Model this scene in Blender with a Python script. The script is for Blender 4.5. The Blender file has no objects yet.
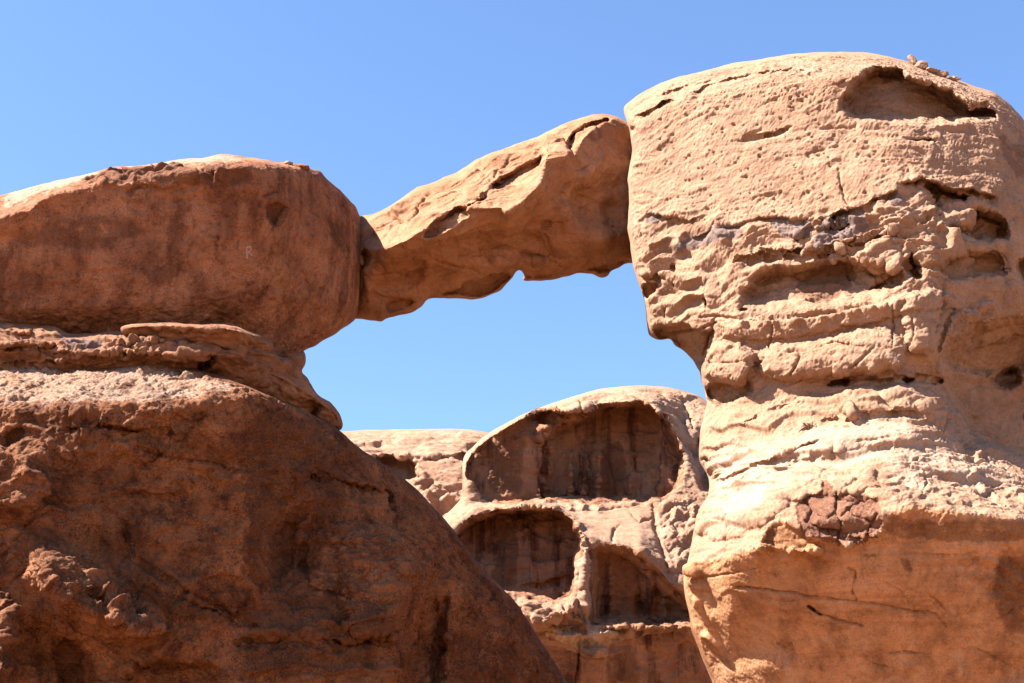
import bpy, math
import numpy as np
from mathutils import Vector

# ------------------------------------------------------------------ camera, sky, sun, exposure
scene = bpy.context.scene
W, H = 1024, 683
FPX = 1422.2                      # focal length in picture widths of 1024
PITCH = math.radians(22.0)
CAM = np.array((0.0, 0.0, 1.7))
cam_data = bpy.data.cameras.new('camera')
cam_data.sensor_width = 36.0
cam_data.lens = FPX * 36.0 / W
cam_data.clip_end = 20000
cam = bpy.data.objects.new('camera', cam_data)
scene.collection.objects.link(cam)
cam.location = CAM
cam.rotation_euler = (math.radians(90) + PITCH, 0, 0)
scene.camera = cam

SUN_DIR = Vector((-0.64, -0.16, 0.75)).normalized()       # towards the sun
SUN_EL = math.asin(SUN_DIR.z)
SUN_AZ = math.atan2(SUN_DIR.x, SUN_DIR.y)
world = bpy.data.worlds.new('World')
scene.world = world
world.use_nodes = True
wn = world.node_tree
bg = wn.nodes['Background']
sky = wn.nodes.new('ShaderNodeTexSky')
sky.sky_type = 'NISHITA'
sky.sun_disc = False
sky.sun_elevation = SUN_EL
sky.sun_rotation = SUN_AZ
sky.altitude = 1500
sky.air_density = 1.0
sky.dust_density = 0.0
sky.ozone_density = 5.0
wn.links.new(sky.outputs['Color'], bg.inputs['Color'])
bg.inputs['Strength'].default_value = 0.067

sun_data = bpy.data.lights.new('sun', 'SUN')
sun_data.energy = 5.0
sun_data.angle = math.radians(0.53)
sun_data.color = (1.0, 0.94, 0.90)
sun = bpy.data.objects.new('sun', sun_data)
scene.collection.objects.link(sun)
sun.rotation_euler = SUN_DIR.to_track_quat('Z', 'Y').to_euler()

scene.view_settings.view_transform = 'Standard'
scene.view_settings.look = 'None'
scene.view_settings.exposure = 2.38
scene.view_settings.gamma = 1.0
scene.cycles.max_bounces = 8
scene.cycles.diffuse_bounces = 6

RNG = np.random.default_rng(7)

# ------------------------------------------------------------------ noise
_perm = np.random.default_rng(3).permutation(256).astype(np.int32)
_perm = np.concatenate([_perm, _perm, _perm])
_g = np.random.default_rng(4).normal(size=(256, 3))
_g = (_g / np.linalg.norm(_g, axis=1)[:, None]).astype(np.float32)


def gnoise(p):
    p = np.asarray(p, dtype=np.float32)
    i = np.floor(p).astype(np.int32)
    f = p - i
    i &= 255
    w = f * f * f * (f * (f * 6 - 15) + 10)
    out = np.zeros(p.shape[0], dtype=np.float32)
    for dx in (0, 1):
        hx = _perm[i[:, 0] + dx]
        wx = w[:, 0] if dx else 1 - w[:, 0]
        for dy in (0, 1):
            hy = _perm[hx + i[:, 1] + dy]
            wy = w[:, 1] if dy else 1 - w[:, 1]
            for dz in (0, 1):
                h = _perm[hy + i[:, 2] + dz] & 255
                wz = w[:, 2] if dz else 1 - w[:, 2]
                g = _g[h]
                d = g[:, 0] * (f[:, 0] - dx) + g[:, 1] * (f[:, 1] - dy) + g[:, 2] * (f[:, 2] - dz)
                out += wx * wy * wz * d
    return out * 1.6


def fbm(p, octaves=4, gain=0.5, lac=2.03, mode='fbm'):
    p = np.asarray(p, dtype=np.float32)
    out = np.zeros(p.shape[0], dtype=np.float32)
    a, tot = 1.0, 0.0
    for k in range(octaves):
        n = gnoise(p + 17.3 * k)
        if mode == 'billow':
            n = np.abs(n) * 2 - 0.55
        elif mode == 'ridge':
            n = 0.55 - np.abs(n) * 2
        out += a * n
        tot += a
        a *= gain
        p = p * lac
    return out / tot


def sstep(a, b, x):
    t = np.clip((x - a) / (b - a), 0, 1)
    return t * t * (3 - 2 * t)


# ------------------------------------------------------------------ picture rays to metres
def place(x, y, Y):
    """world point seen along ray (x, y) at ground distance Y in metres"""
    u = (x - W / 2) / FPX
    v = (H / 2 - y) / FPX
    D = Y / (math.cos(PITCH) - v * math.sin(PITCH))
    return np.stack([u * D, Y + 0 * D, CAM[2] + D * (math.sin(PITCH) + v * math.cos(PITCH))], axis=-1)


def resample(pts, step=0.6, closed=False):
    pts = np.asarray(pts, dtype=float)
    if closed:
        pts = np.vstack([pts, pts[:1]])
    seg = np.hypot(*(pts[1:, :2] - pts[:-1, :2]).T)
    s = np.concatenate([[0], np.cumsum(seg)])
    n = max(2, int(s[-1] / step))
    t = np.linspace(0, s[-1], n, endpoint=not closed)
    return np.stack([np.interp(t, s, pts[:, k]) for k in range(pts.shape[1])], axis=1)


def smooth_poly(pts, it=1):
    pts = np.asarray(pts, dtype=float)
    for _ in range(it):                                    # corner cutting
        nx = np.roll(pts, -1, axis=0)
        pts = np.stack([0.8 * pts + 0.2 * nx, 0.2 * pts + 0.8 * nx], axis=1).reshape(-1, pts.shape[1])
    return pts


class Sheet:
    """one face of a rock: a fine grid over an outline, holding its distance and colour masks"""

    def __init__(self, outline, lines, s=1.0, blur=1.5, rough=0.8, rim=(24, 1.0), coarse=4.0, seed=1):
        self.seed = seed
        self.lines = lines
        self.blur = blur
        self.rim = rim
        out = resample(smooth_poly(outline), 0.6, closed=True)
        n = len(out)
        nxt, prv = np.roll(out, -2, axis=0), np.roll(out, 2, axis=0)
        tang = nxt - prv
        tang /= np.maximum(np.hypot(tang[:, 0], tang[:, 1])[:, None], 1e-6)
        q = np.stack([out[:, 0] / 9.0, out[:, 1] / 9.0, np.full(n, seed * 3.7)], axis=1)
        nn = fbm(q, 4, 0.6) * rough * 1.6
        self.out = out + np.stack([-tang[:, 1], tang[:, 0]], axis=1) * nn[:, None]
        self.setup(s, coarse)

    def setup(self, s, coarse):
        o = self.out
        self.s = s

        def axis(lo, hi, flo, fhi):
            a = [np.arange(flo, lo - 2 * coarse, -coarse)[::-1][:-1]] if lo < flo else []
            f0, f1 = max(lo, flo), min(hi, fhi)
            a.append(np.arange(f0, f1 + s, s))
            if hi > f1 + s:
                a.append(np.arange(a[-1][-1] + coarse, hi + coarse, coarse))
            return np.concatenate(a)
        self.xs = axis(o[:, 0].min() - 1, o[:, 0].max() + 1, -8, W + 8)
        self.ys = axis(o[:, 1].min() - 1, o[:, 1].max() + 1, -8, H + 8)
        self.X, self.Yp = np.meshgrid(self.xs, self.ys)
        self.inside = self.poly_mask(o)
        mx = max(self.rim[0], 2 * coarse)
        self.d, self.idx = self.dist(o, mx)
        self.Y = self.loft()
        self.base = self.Y.copy()
        self.cut = np.zeros_like(self.Y)
        self.st = {k: np.zeros_like(self.Y) for k in ('stain_shade', 'slate', 'pale')}
        self.amp = np.ones_like(self.Y)
        self.extra = []

    # --- helpers on the grid
    def poly_mask(self, poly):
        poly = np.asarray(poly, dtype=float)[:, :2]
        a, b = poly, np.roll(poly, -1, axis=0)
        m = np.zeros((len(self.ys), len(self.xs)), dtype=bool)
        for r, y in enumerate(self.ys):
            c = (a[:, 1] <= y) != (b[:, 1] <= y)
            if not c.any():
                continue
            xx = a[c, 0] + (y - a[c, 1]) / (b[c, 1] - a[c, 1]) * (b[c, 0] - a[c, 0])
            m[r] = np.searchsorted(np.sort(xx), self.xs) % 2 == 1
        return m

    def dist(self, pts, mx):
        d2 = np.full((len(self.ys), len(self.xs)), mx * mx, dtype=np.float32)
        ix = np.zeros(d2.shape, dtype=np.int32)
        x0 = np.searchsorted(self.xs, pts[:, 0] - mx)
        x1 = np.searchsorted(self.xs, pts[:, 0] + mx)
        y0 = np.searchsorted(self.ys, pts[:, 1] - mx)
        y1 = np.searchsorted(self.ys, pts[:, 1] + mx)
        for k in range(len(pts)):
            if x1[k] <= x0[k] or y1[k] <= y0[k]:
                continue
            sl = (slice(y0[k], y1[k]), slice(x0[k], x1[k]))
            dd = (self.ys[sl[0], None] - pts[k, 1]) ** 2 + (self.xs[None, sl[1]] - pts[k, 0]) ** 2
            m = dd < d2[sl]
            d2[sl][m] = dd[m]
            ix[sl][m] = k
        return np.sqrt(d2), ix

    def loft(self):
        ly = np.stack([np.interp(self.xs, [p[0] for p in L], [p[1] for p in L]) for L in self.lines])
        lY = np.stack([np.interp(self.xs, [p[0] for p in L], [p[2] for p in L]) for L in self.lines])
        ly = np.maximum.accumulate(ly + np.arange(len(ly))[:, None] * 0.01, axis=0)
        Y = np.empty((len(self.ys), len(self.xs)))
        for c in range(len(self.xs)):
            Y[:, c] = np.interp(self.ys, ly[:, c], lY[:, c])
        return self.gauss(Y, self.blur / self.s)

    def gauss(self, A, sig):
        if sig <= 0.2:
            return A
        r = int(3 * sig + 1)
        k = np.exp(-0.5 * (np.arange(-r, r + 1) / sig) ** 2)
        k /= k.sum()
        for ax in (0, 1):
            pad = [(0, 0), (0, 0)]
            pad[ax] = (r, r)
            B = np.pad(A, pad, mode='edge')
            out = np.zeros_like(A)
            for i, w in enumerate(k):
                sl = [slice(None), slice(None)]
                sl[ax] = slice(i, i + A.shape[ax])
                out += w * B[tuple(sl)]
            A = out
        return A

    def wob(self, scale, amp, seed):
        q = np.stack([self.X.ravel() / scale, self.Yp.ravel() / scale, np.full(self.X.size, seed * 5.1)], axis=1)
        return fbm(q, 3).reshape(self.X.shape) * amp

    # --- relief
    def soft_mask(self, poly, soft, wob=2.0):
        p = resample(smooth_poly(poly), 0.8, closed=True)
        if wob:
            q = np.stack([p[:, 0] / 14, p[:, 1] / 14, np.full(len(p), self.seed * 2.3 + p[0, 0] * .37)], axis=1)
            p = p + np.stack([fbm(q, 4, 0.65), fbm(q + 50, 4, 0.65)], axis=1) * wob * 2.0
        m = self.poly_mask(p)
        d, _ = self.dist(p, soft + 1)
        return m, np.where(m, np.clip(d / soft, 0, 1), 0)

    def gouge(self, poly, depth, soft=4, top=1.0, bot=1.0, wob=2.0, rnd=False):
        m, t = self.soft_mask(poly, soft, wob)
        if not m.any():
            return
        t = np.sqrt(np.clip(1 - (1 - t) ** 2, 0, 1)) if rnd else t * t * (3 - 2 * t)
        if top != bot:
            rows = np.arange(len(self.ys))[:, None]
            first = np.where(m, rows, 10 ** 6).min(axis=0)
            last = np.where(m, rows, -1).max(axis=0)
            ok = last > first
            k = np.where(ok, (rows - first) / np.maximum(last - first, 1), 0)
            t = t * (top * (1 - k) + bot * k)
        self.Y = self.Y + np.where(m, t, 0) * depth

    def crack(self, pts, w=1.2, depth=0.35, taper=True):
        p = resample(pts, 0.5)
        t = np.linspace(0, 1, len(p))
        q = np.stack([p[:, 0] / 7, p[:, 1] / 7, np.full(len(p), p[0, 0])], axis=1)
        p = p[:, :2] + np.stack([fbm(q, 3), fbm(q + 31, 3)], axis=1) * 1.6
        d, ix = self.dist(p, w * 3 + 1)
        k = np.sin(np.pi * np.clip(t, 0.04, 0.96)) ** 0.5 if taper else np.ones_like(t)
        k = k * (0.7 + 0.6 * fbm(q * 1.7 + 9, 2))
        prof = np.exp(-(d / w) ** 2) if w > 1.75 else np.exp(-(d / (0.62 * w)) ** 1.3)
        if w <= 1.75:
            self.cut = np.maximum(self.cut, depth * prof * k[ix]) if depth > 0 else self.cut + depth * prof * k[ix]
        else:
            self.Y = self.Y + depth * prof * k[ix]

    def ledge(self, pts, h=0.4, below=14, above=6, up=0.35):
        """an overhanging lip: proud just above the line, cut back just below it"""
        p = np.asarray(pts, dtype=float)
        yl = np.interp(self.xs, p[:, 0], p[:, 1])
        ends = sstep(p[0, 0], p[0, 0] + 10, self.xs) * (1 - sstep(p[-1, 0] - 10, p[-1, 0], self.xs))
        q = np.stack([self.xs / 8.0, np.full(len(self.xs), p[0, 1]), np.full(len(self.xs), self.seed * 1.9)], axis=1)
        yl = yl + fbm(q * 0.45, 5, 0.7) * 7.0
        ends = ends * np.clip(0.7 + 1.3 * fbm(q * 0.6 + 7, 3), 0.08, 1.3)
        dy = self.Yp - yl[None]
        lo = h * np.clip(1 - dy / below, 0, 1) ** 1.3 * sstep(-0.3, 1.1, dy)
        hi = -h * up * np.exp(np.minimum(dy, 0) / above) * (dy < 0.4)
        self.Y = self.Y + (lo + hi) * ends[None]

    def pits(self, poly, n, r=(0.8, 2.2), depth=(0.08, 0.3), stretch=1.4, seed=0):
        rng = np.random.default_rng(self.seed * 100 + seed)
        P = np.asarray(poly, dtype=float)
        lo, hi = P.min(0), P.max(0)
        m = self.poly_mask(P)
        k = 0
        while k < n:
            c = lo + rng.random(2) * (hi - lo)
            xi, yi = np.searchsorted(self.xs, c[0]), np.searchsorted(self.ys, c[1])
            k += 1
            if xi >= len(self.xs) or yi >= len(self.ys) or not m[yi, xi]:
                continue
            R = r[0] + (r[1] - r[0]) * rng.random() ** 2
            a = int(3 * R * stretch / self.s) + 1
            sl = (slice(max(0, yi - a), yi + a + 1), slice(max(0, xi - a), xi + a + 1))
            dd = ((self.Yp[sl] - c[1]) / R) ** 2 + ((self.X[sl] - c[0]) / (R * stretch)) ** 2
            self.cut[sl] += (depth[0] + (depth[1] - depth[0]) * rng.random()) * np.exp(-dd)

    def rubble(self, poly, push=0.4, amp=0.5, freq=1.2, soft=8, mode='billow', oct=4, aniso=(1, 1, 1)):
        m, t = self.soft_mask(poly, soft, 3)
        self.extra.append((t * t * (3 - 2 * t), push, amp, freq, mode, oct, aniso))

    def calm(self, poly, k, soft=20):
        m, t = self.soft_mask(poly, soft, 2)
        self.amp = self.amp * (1 - t * (1 - k))

    def paint(self, kind, poly, strength=1.0, soft=6, wob=3):
        m, t = self.soft_mask(poly, soft, wob)
        self.st[kind] = np.maximum(self.st[kind], t * strength)

    # --- into 3D
    def solid(self, low, thick):
        """closed shell: front sheet and far side sharing their outline"""
        X, Yp = self.X.copy(), self.Yp.copy()
        m = self.inside
        cell = m[:-1, :-1] | m[1:, :-1] | m[:-1, 1:] | m[1:, 1:]
        used = np.zeros_like(m)
        for sl in ((slice(0, -1), slice(0, -1)), (slice(1, None), slice(0, -1)), (slice(0, -1), slice(1, None)), (slice(1, None), slice(1, None))):
            used[sl] |= cell
        snap = used & ~m
        X[snap] = self.out[self.idx[snap], 0]
        Yp[snap] = self.out[self.idx[snap], 1]
        d = np.where(snap, 0, self.d)
        self.dd = d
        R, T = self.rim
        t = np.clip(d / R, 0, 1)
        rimY = T * (1 - np.sqrt(np.clip(1 - (1 - t) ** 2, 0, 1)))
        base = self.base + rimY
        Y = self.Y + rimY
        q = place(X, Yp, base)[used]
        disp = np.zeros(len(q))
        for (mode, fr, amp, octv) in low:
            disp += amp * fbm(q * np.asarray(fr) + self.seed * 11.7, octv, 0.5, 2.05, mode)
        for (mk, push, amp, freq, mode, octv, an) in self.extra:
            disp += mk[used] * push
        fade = sstep(0.0, 10.0, d[used])
        Y[used] -= disp * fade * self.amp[used]
        d2, _ = self.dist(self.out, 70)
        d2 = np.where(snap, 0, d2)
        tb = np.clip(d2 / 70, 0, 1)
        Yb = base + (thick * np.sqrt(np.clip(1 - (1 - tb) ** 2, 0, 1)))
        Yb = np.maximum(Yb, Y + 0.25 * np.clip(d / 3, 0, 1))
        Yb = np.where(snap, Y, Yb)
        self.Yf, self.Yback = Y, Yb
        F = place(X, Yp, Y)
        B = place(X, Yp, Yb)
        nr, nc = X.shape
        vid = np.arange(nr * nc).reshape(nr, nc)
        bid = np.where(snap, vid, vid + nr * nc)
        r, c = np.nonzero(cell)
        q1 = np.stack([vid[r, c], vid[r + 1, c], vid[r + 1, c + 1], vid[r, c + 1]], axis=1)
        q2 = np.stack([bid[r, c], bid[r, c + 1], bid[r + 1, c + 1], bid[r + 1, c]], axis=1)
        same = (q1[:, [0, 3, 2, 1]] == q2).all(axis=1)
        quads = np.vstack([q1[~same], q2[~same]])
        V = np.vstack([F.reshape(-1, 3), B.reshape(-1, 3)])
        use, inv = np.unique(quads, return_inverse=True)
        return V[use], inv.reshape(-1, 4)

    def sample(self, A, x, y):
        fx = np.clip(np.interp(x, self.xs, np.arange(len(self.xs))), 0, len(self.xs) - 1.001)
        fy = np.clip(np.interp(y, self.ys, np.arange(len(self.ys))), 0, len(self.ys) - 1.001)
        ix, iy = fx.astype(int), fy.astype(int)
        ax, ay = fx - ix, fy - iy
        return (A[iy, ix] * (1 - ax) * (1 - ay) + A[iy, ix + 1] * ax * (1 - ay) + A[iy + 1, ix] * (1 - ax) * ay + A[iy + 1, ix + 1] * ax * ay)

    def detail(self, q, fine, tilt, x, y):
        """small relief, in metres along the surface normal, at points q"""
        tl = tilt(q) if callable(tilt) else tilt
        ct, stl = np.cos(tl), np.sin(tl)
        qb = np.stack([q[:, 0] * ct + q[:, 2] * stl, q[:, 1], -q[:, 0] * stl + q[:, 2] * ct], axis=1)
        warp = np.stack([fbm(q * 0.35 + 5, 2), fbm(q * 0.35 + 25, 2), fbm(q * 0.35 + 45, 2)], axis=1)
        qb = qb + warp * 0.8

        def one(mode, fr, octv, sel=slice(None)):
            a = qb[sel]
            if mode == 'strata':                            # bedding: hard lips over cut-back soft layers
                tk, dens = fr
                ph = a[:, 2] / tk + 0.9 * fbm(q[sel] * 0.25 + 71, 3) + 0.05 * fbm(q[sel] * 2.0 + 13, 2)
                lid = np.floor(ph)
                f = (ph - lid).astype(np.float32)
                hard = _perm[(lid.astype(np.int64) * 37 + self.seed * 11) & 255] / 255.0
                prof = np.clip(1 - f, 0, 1) ** 1.5 * sstep(0.0, 0.14, f)
                gate = sstep(0.05 - dens, 0.30 - dens, fbm(np.stack([q[sel][:, 0] * 0.35, q[sel][:, 1] * 0.2, lid * 7.7], axis=1) + 31, 3))
                return prof * hard * gate
            if mode == 'scour':
                g = q[sel]
                r1 = g[:, 0] * 0.5 + g[:, 2] * 0.866
                r2 = -g[:, 0] * 0.866 + g[:, 2] * 0.5
                return fbm(np.stack([r1 * fr[0], g[:, 1] * fr[1], r2 * fr[2]], axis=1) + 3.3, octv, 0.6, 2.0, 'billow')
            if mode == 'facet':
                return facet(a * np.asarray(fr) + self.seed * 3.3)
            return fbm(a * np.asarray(fr) + self.seed * 11.7, octv, 0.55, 2.05, mode)
        disp = np.zeros(len(q))
        for (mode, fr, amp, octv) in fine:
            disp += amp * one(mode, fr, octv)
        disp *= self.sample(self.amp, x, y)
        for (mk, push, amp, freq, mode, octv, an) in self.extra:
            w = self.sample(mk, x, y)
            sel = w > 0.01
            if amp and sel.any():
                fr = (freq, 0.3) if mode == 'strata' else np.asarray(an) * freq
                disp[sel] += w[sel] * amp * one(mode, fr, octv, sel)
        return disp - self.sample(self.cut, x, y)


def facet(p):
    """broken angular faces: every jittered cell carries its own tilted plane"""
    p = np.asarray(p, dtype=np.float32)
    i = np.floor(p).astype(np.int32)
    num = np.zeros(len(p), dtype=np.float32)
    den = np.full(len(p), 1e-9, dtype=np.float32)
    for dx in (-1, 0, 1):
        for dy in (-1, 0, 1):
            for dz in (-1, 0, 1):
                c = i + np.array([dx, dy, dz], dtype=np.int32)
                h = _perm[_perm[_perm[c[:, 0] & 255] + (c[:, 1] & 255)] + (c[:, 2] & 255)] & 255
                g = _g[h]
                g2 = _g[(h * 7 + 31) & 255]
                e = p - (c + 0.5 + 0.38 * g2)
                w = np.exp(-15.0 * (e * e).sum(axis=1))
                num += w * ((e * g).sum(axis=1) * 0.9 + 0.35 * g2[:, 0])
                den += w
    return num / den


def project(P):
    rel = P - CAM
    D = rel[:, 1] * math.cos(PITCH) + rel[:, 2] * math.sin(PITCH)
    up = -rel[:, 1] * math.sin(PITCH) + rel[:, 2] * math.cos(PITCH)
    return W / 2 + rel[:, 0] / D * FPX, H / 2 - up / D * FPX


def mesh_obj(name, verts, quads, mat, parent=None, attrs=None, smooth=True):
    me = bpy.data.meshes.new(name)
    nv, nq = len(verts), len(quads)
    me.vertices.add(nv)
    me.vertices.foreach_set('co', np.ascontiguousarray(verts, dtype=np.float32).ravel())
    me.loops.add(nq * 4)
    me.loops.foreach_set('vertex_index', np.ascontiguousarray(quads, dtype=np.int32).ravel())
    me.polygons.add(nq)
    me.polygons.foreach_set('loop_start', np.arange(0, nq * 4, 4, dtype=np.int32))
    me.polygons.foreach_set('use_smooth', np.full(nq, smooth, dtype=bool))
    for k, a in (attrs or {}).items():
        at = me.attributes.new(k, 'FLOAT', 'POINT')
        at.data.foreach_set('value', np.ascontiguousarray(a, dtype=np.float32))
    me.update(calc_edges=True)
    me.validate()
    me.materials.append(mat)
    o = bpy.data.objects.new(name, me)
    scene.collection.objects.link(o)
    if parent is not None:
        o.parent = parent
    return o


def tag(o, label=None, cat=None, group=None, kind=None):
    for k, v in (('label', label), ('category', cat), ('group', group), ('kind', kind)):
        if v:
            o[k] = v
    return o


def thing(name, label, cat, loc, group=None):
    o = bpy.data.objects.new(name, None)
    scene.collection.objects.link(o)
    o.location = loc
    o.empty_display_size = 2
    return tag(o, label, cat, group)


def build(sheet, back, parent, default, parts=(), noises=(), tilt=0.0, mats=None, thick=8.0, voxel=0.04):
    """closed rock, evenly re-meshed, roughened along its normals and split into named parts"""
    low = [n for n in noises if n[0] not in ('strata', 'facet', 'scour') and max(n[1]) <= 0.5]
    fine = [n for n in noises if n not in low]
    V, Q = sheet.solid(low, thick)
    tmp = mesh_obj('rock_shell', V, Q, mats['*'])
    md = tmp.modifiers.new('even', 'REMESH')
    md.mode = 'VOXEL'
    md.voxel_size = voxel
    md.use_smooth_shade = True
    dg = bpy.context.evaluated_depsgraph_get()
    me = bpy.data.meshes.new_from_object(tmp.evaluated_get(dg))
    old = tmp.data
    bpy.data.objects.remove(tmp)
    bpy.data.meshes.remove(old)
    n = len(me.vertices)
    P = np.empty(n * 3, dtype=np.float32)
    me.vertices.foreach_get('co', P)
    P = P.reshape(-1, 3).astype(np.float64)
    N = np.empty(n * 3, dtype=np.float32)
    me.vertex_normals.foreach_get('vector', N)
    N = N.reshape(-1, 3)
    L = np.empty(len(me.loops), dtype=np.int32)
    me.loops.foreach_get('vertex_index', L)
    Q = L.reshape(-1, 4)
    bpy.data.meshes.remove(me)
    x, y = project(P)
    near = np.zeros(n, dtype=bool)                                # even out the seam along the outline
    near[sheet.sample(sheet.dd, x, y) < 3.5] = True
    E = np.vstack([Q[:, [0, 1]], Q[:, [1, 2]], Q[:, [2, 3]], Q[:, [3, 0]]])
    E = E[near[E[:, 0]] | near[E[:, 1]]]
    ids, ie = np.unique(E, return_inverse=True)
    ie = ie.reshape(-1, 2)
    p, nk = P[ids], near[ids]
    cnt = np.maximum(np.bincount(ie[:, 0], minlength=len(ids)) + np.bincount(ie[:, 1], minlength=len(ids)), 1)
    for _ in range(16):
        avg = np.stack([np.bincount(ie[:, 0], p[ie[:, 1], a], minlength=len(ids)) + np.bincount(ie[:, 1], p[ie[:, 0], a], minlength=len(ids)) for a in range(3)], axis=1) / cnt[:, None]
        p[nk] = avg[nk]
    P[ids] = p
    x, y = project(P)
    front = P[:, 1] < 0.5 * (sheet.sample(sheet.Yf, x, y) + sheet.sample(sheet.Yback, x, y))
    inframe = front & (x > -12) & (x < W + 12) & (y > -12) & (y < H + 12)
    k = np.nonzero(inframe)[0]
    d = sheet.sample(sheet.dd, x[k], y[k])
    disp = sheet.detail(P[k], fine, tilt, x[k], y[k]) * (0.06 + 0.94 * sstep(0, 7, d))
    rest = np.nonzero(~inframe)[0]
    P[k] += N[k] * disp[:, None]
    P[rest] += N[rest] * (0.35 * fbm(P[rest] * 0.5 + 9, 3))[:, None] * np.clip(np.abs(y[rest] - 341) / 300 + (~front[rest]) - 0.9, 0, 1)[:, None] * sstep(2, 20, sheet.sample(sheet.dd, x[rest], y[rest]))[:, None]
    owner = np.zeros(len(Q), dtype=int)
    qx, qy, qf = x[Q].mean(axis=1), y[Q].mean(axis=1), front[Q].all(axis=1)
    for p, (nm, poly) in enumerate(parts):
        pm = sheet.soft_mask(poly, 1.0, 2.0)[0]
        owner[(sheet.sample(pm.astype(float), qx, qy) > 0.5) & qf] = p + 1
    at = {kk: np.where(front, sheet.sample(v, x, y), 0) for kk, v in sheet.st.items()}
    org = np.array(parent.location) if parent is not None else np.zeros(3)
    objs = []
    for p, nm in enumerate([default] + [p[0] for p in parts]):
        q = Q[owner == p]
        if not len(q):
            continue
        use, inv = np.unique(q, return_inverse=True)
        objs.append(mesh_obj(nm, P[use] - org, inv.reshape(-1, 4), mats.get(nm, mats['*']), parent, {kk: vv[use] for kk, vv in at.items()}))
    return objs


# ------------------------------------------------------------------ materials
ALB = 0.48


def rock_mat(name, base, warm, pale=(0.74, 0.52, 0.365), stain_shade=(0.095, 0.036, 0.016), slate=(0.075, 0.078, 0.09),
             streak=0.0, speckle=0.35, strata=0.25, mottle=0.35, grain=1.0, bump=0.35, grit=0.4, tilt=0.0, scale=1.0):
    base, warm, pale = [tuple(c * ALB for c in t) for t in (base, warm, pale)]
    stain_shade, slate = [tuple(c * 0.75 for c in t) for t in (stain_shade, slate)]
    m = bpy.data.materials.new(name)
    m.use_nodes = True
    nt = m.node_tree
    N, L = nt.nodes, nt.links
    bsdf = N['Principled BSDF']
    bsdf.inputs['Roughness'].default_value = 0.93
    bsdf.inputs['Specular IOR Level'].default_value = 0.12
    tc = N.new('ShaderNodeTexCoord')

    def mapping(sc, rot=(0, 0, 0)):
        mp = N.new('ShaderNodeMapping')
        mp.inputs['Scale'].default_value = sc
        mp.inputs['Rotation'].default_value = rot
        L.new(tc.outputs['Object'], mp.inputs['Vector'])
        return mp.outputs['Vector']

    def noise(vec, sc, det=6, rough=0.6, dist=0.0):
        n = N.new('ShaderNodeTexNoise')
        n.inputs['Scale'].default_value = sc
        n.inputs['Detail'].default_value = det
        n.inputs['Roughness'].default_value = rough
        n.inputs['Distortion'].default_value = dist
        L.new(vec, n.inputs['Vector'])
        return n.outputs['Fac']

    def ramp(fac, stops):
        r = N.new('ShaderNodeValToRGB')
        e = r.color_ramp.elements
        while len(e) < len(stops):
            e.new(0.5)
        for el, (p, c) in zip(e, stops):
            el.position = p
            el.color = (c, c, c, 1) if not hasattr(c, '__len__') else (*c, 1)
        L.new(fac, r.inputs['Fac'])
        return r.outputs['Color']

    def mix(fac, a, b, kind='MIX'):
        x = N.new('ShaderNodeMix')
        x.data_type = 'RGBA'
        x.blend_type = kind
        for sock, val in ((x.inputs[0], fac), (x.inputs[6], a), (x.inputs[7], b)):
            if hasattr(val, 'is_output'):
                L.new(val, sock)
            elif hasattr(val, '__len__'):
                sock.default_value = (*val, 1)
            else:
                sock.default_value = val
        return x.outputs[2]

    def math_(op, a, b):
        x = N.new('ShaderNodeMath')
        x.operation = op
        x.use_clamp = True
        for sock, val in ((x.inputs[0], a), (x.inputs[1], b)):
            if hasattr(val, 'is_output'):
                L.new(val, sock)
            else:
                sock.default_value = val
        return x.outputs[0]

    def attr(nm):
        a = N.new('ShaderNodeAttribute')
        a.attribute_name = nm
        return a.outputs['Fac']
    iso = mapping((scale,) * 3)
    big = noise(iso, 0.35, 5, 0.6, 0.4)
    col = mix(ramp(big, [(0.36, 0.0), (0.64, 1.0)]), base, warm)
    # bedding: thin layers of slightly different tone
    lay = noise(mapping((0.12 * scale, 0.12 * scale, 2.2 * scale), (0, tilt, 0)), 1.6, 6, 0.7, 0.6)
    col = mix(strata, col, ramp(lay, [(0.3, (0.72, 0.62, 0.55)), (0.5, (1, 1, 1)), (0.72, (1.0, 1.0, 1.0))]), 'MULTIPLY')
    # grains and lichen-dark specks
    sp = noise(iso, 3.2 * grain, 8, 0.72)
    col = mix(speckle, col, ramp(sp, [(0.34, (0.35, 0.3, 0.28)), (0.47, (1, 1, 1)), (0.7, (1.0, 1.0, 1.0))]), 'MULTIPLY')
    mt = noise(iso, 0.9, 11, 0.74, 0.3)
    col = mix(mottle, col, ramp(mt, [(0.36, (0.30, 0.24, 0.22)), (0.50, (0.92, 0.90, 0.88)), (0.62, (1.18, 1.16, 1.12))]), 'MULTIPLY')
    if streak:
        s1 = noise(mapping((1.0 * scale, 1.0 * scale, 0.05 * scale)), 1.1, 5, 0.65, 0.25)
        col = mix(streak, col, ramp(s1, [(0.38, (0.32, 0.24, 0.22)), (0.5, (0.95, 0.95, 0.95)), (0.66, (1.0, 1.0, 1.0))]), 'MULTIPLY')
    # bleached patches, iron and manganese varnish, plus painted sun and shade, ragged edges
    rag = noise(iso, 1.3, 9, 0.72)
    ragc = ramp(rag, [(0.25, 0.0), (0.75, 1.0)])

    def ragged(a):
        s = math_('ADD', a, math_('MULTIPLY', ragc, 1.0))
        return ramp(math_('SUBTRACT', s, 0.5), [(0.28, 0.0), (0.62, 1.0)])
    for nm, c, k in (('pale', pale, 0.8), ('stain_shade', stain_shade, 0.95), ('slate', slate, 0.85)):
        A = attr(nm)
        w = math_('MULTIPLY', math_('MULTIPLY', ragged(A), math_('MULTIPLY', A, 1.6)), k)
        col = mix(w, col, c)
    gr = noise(iso, 15.0 * grain, 3, 0.8)
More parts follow.
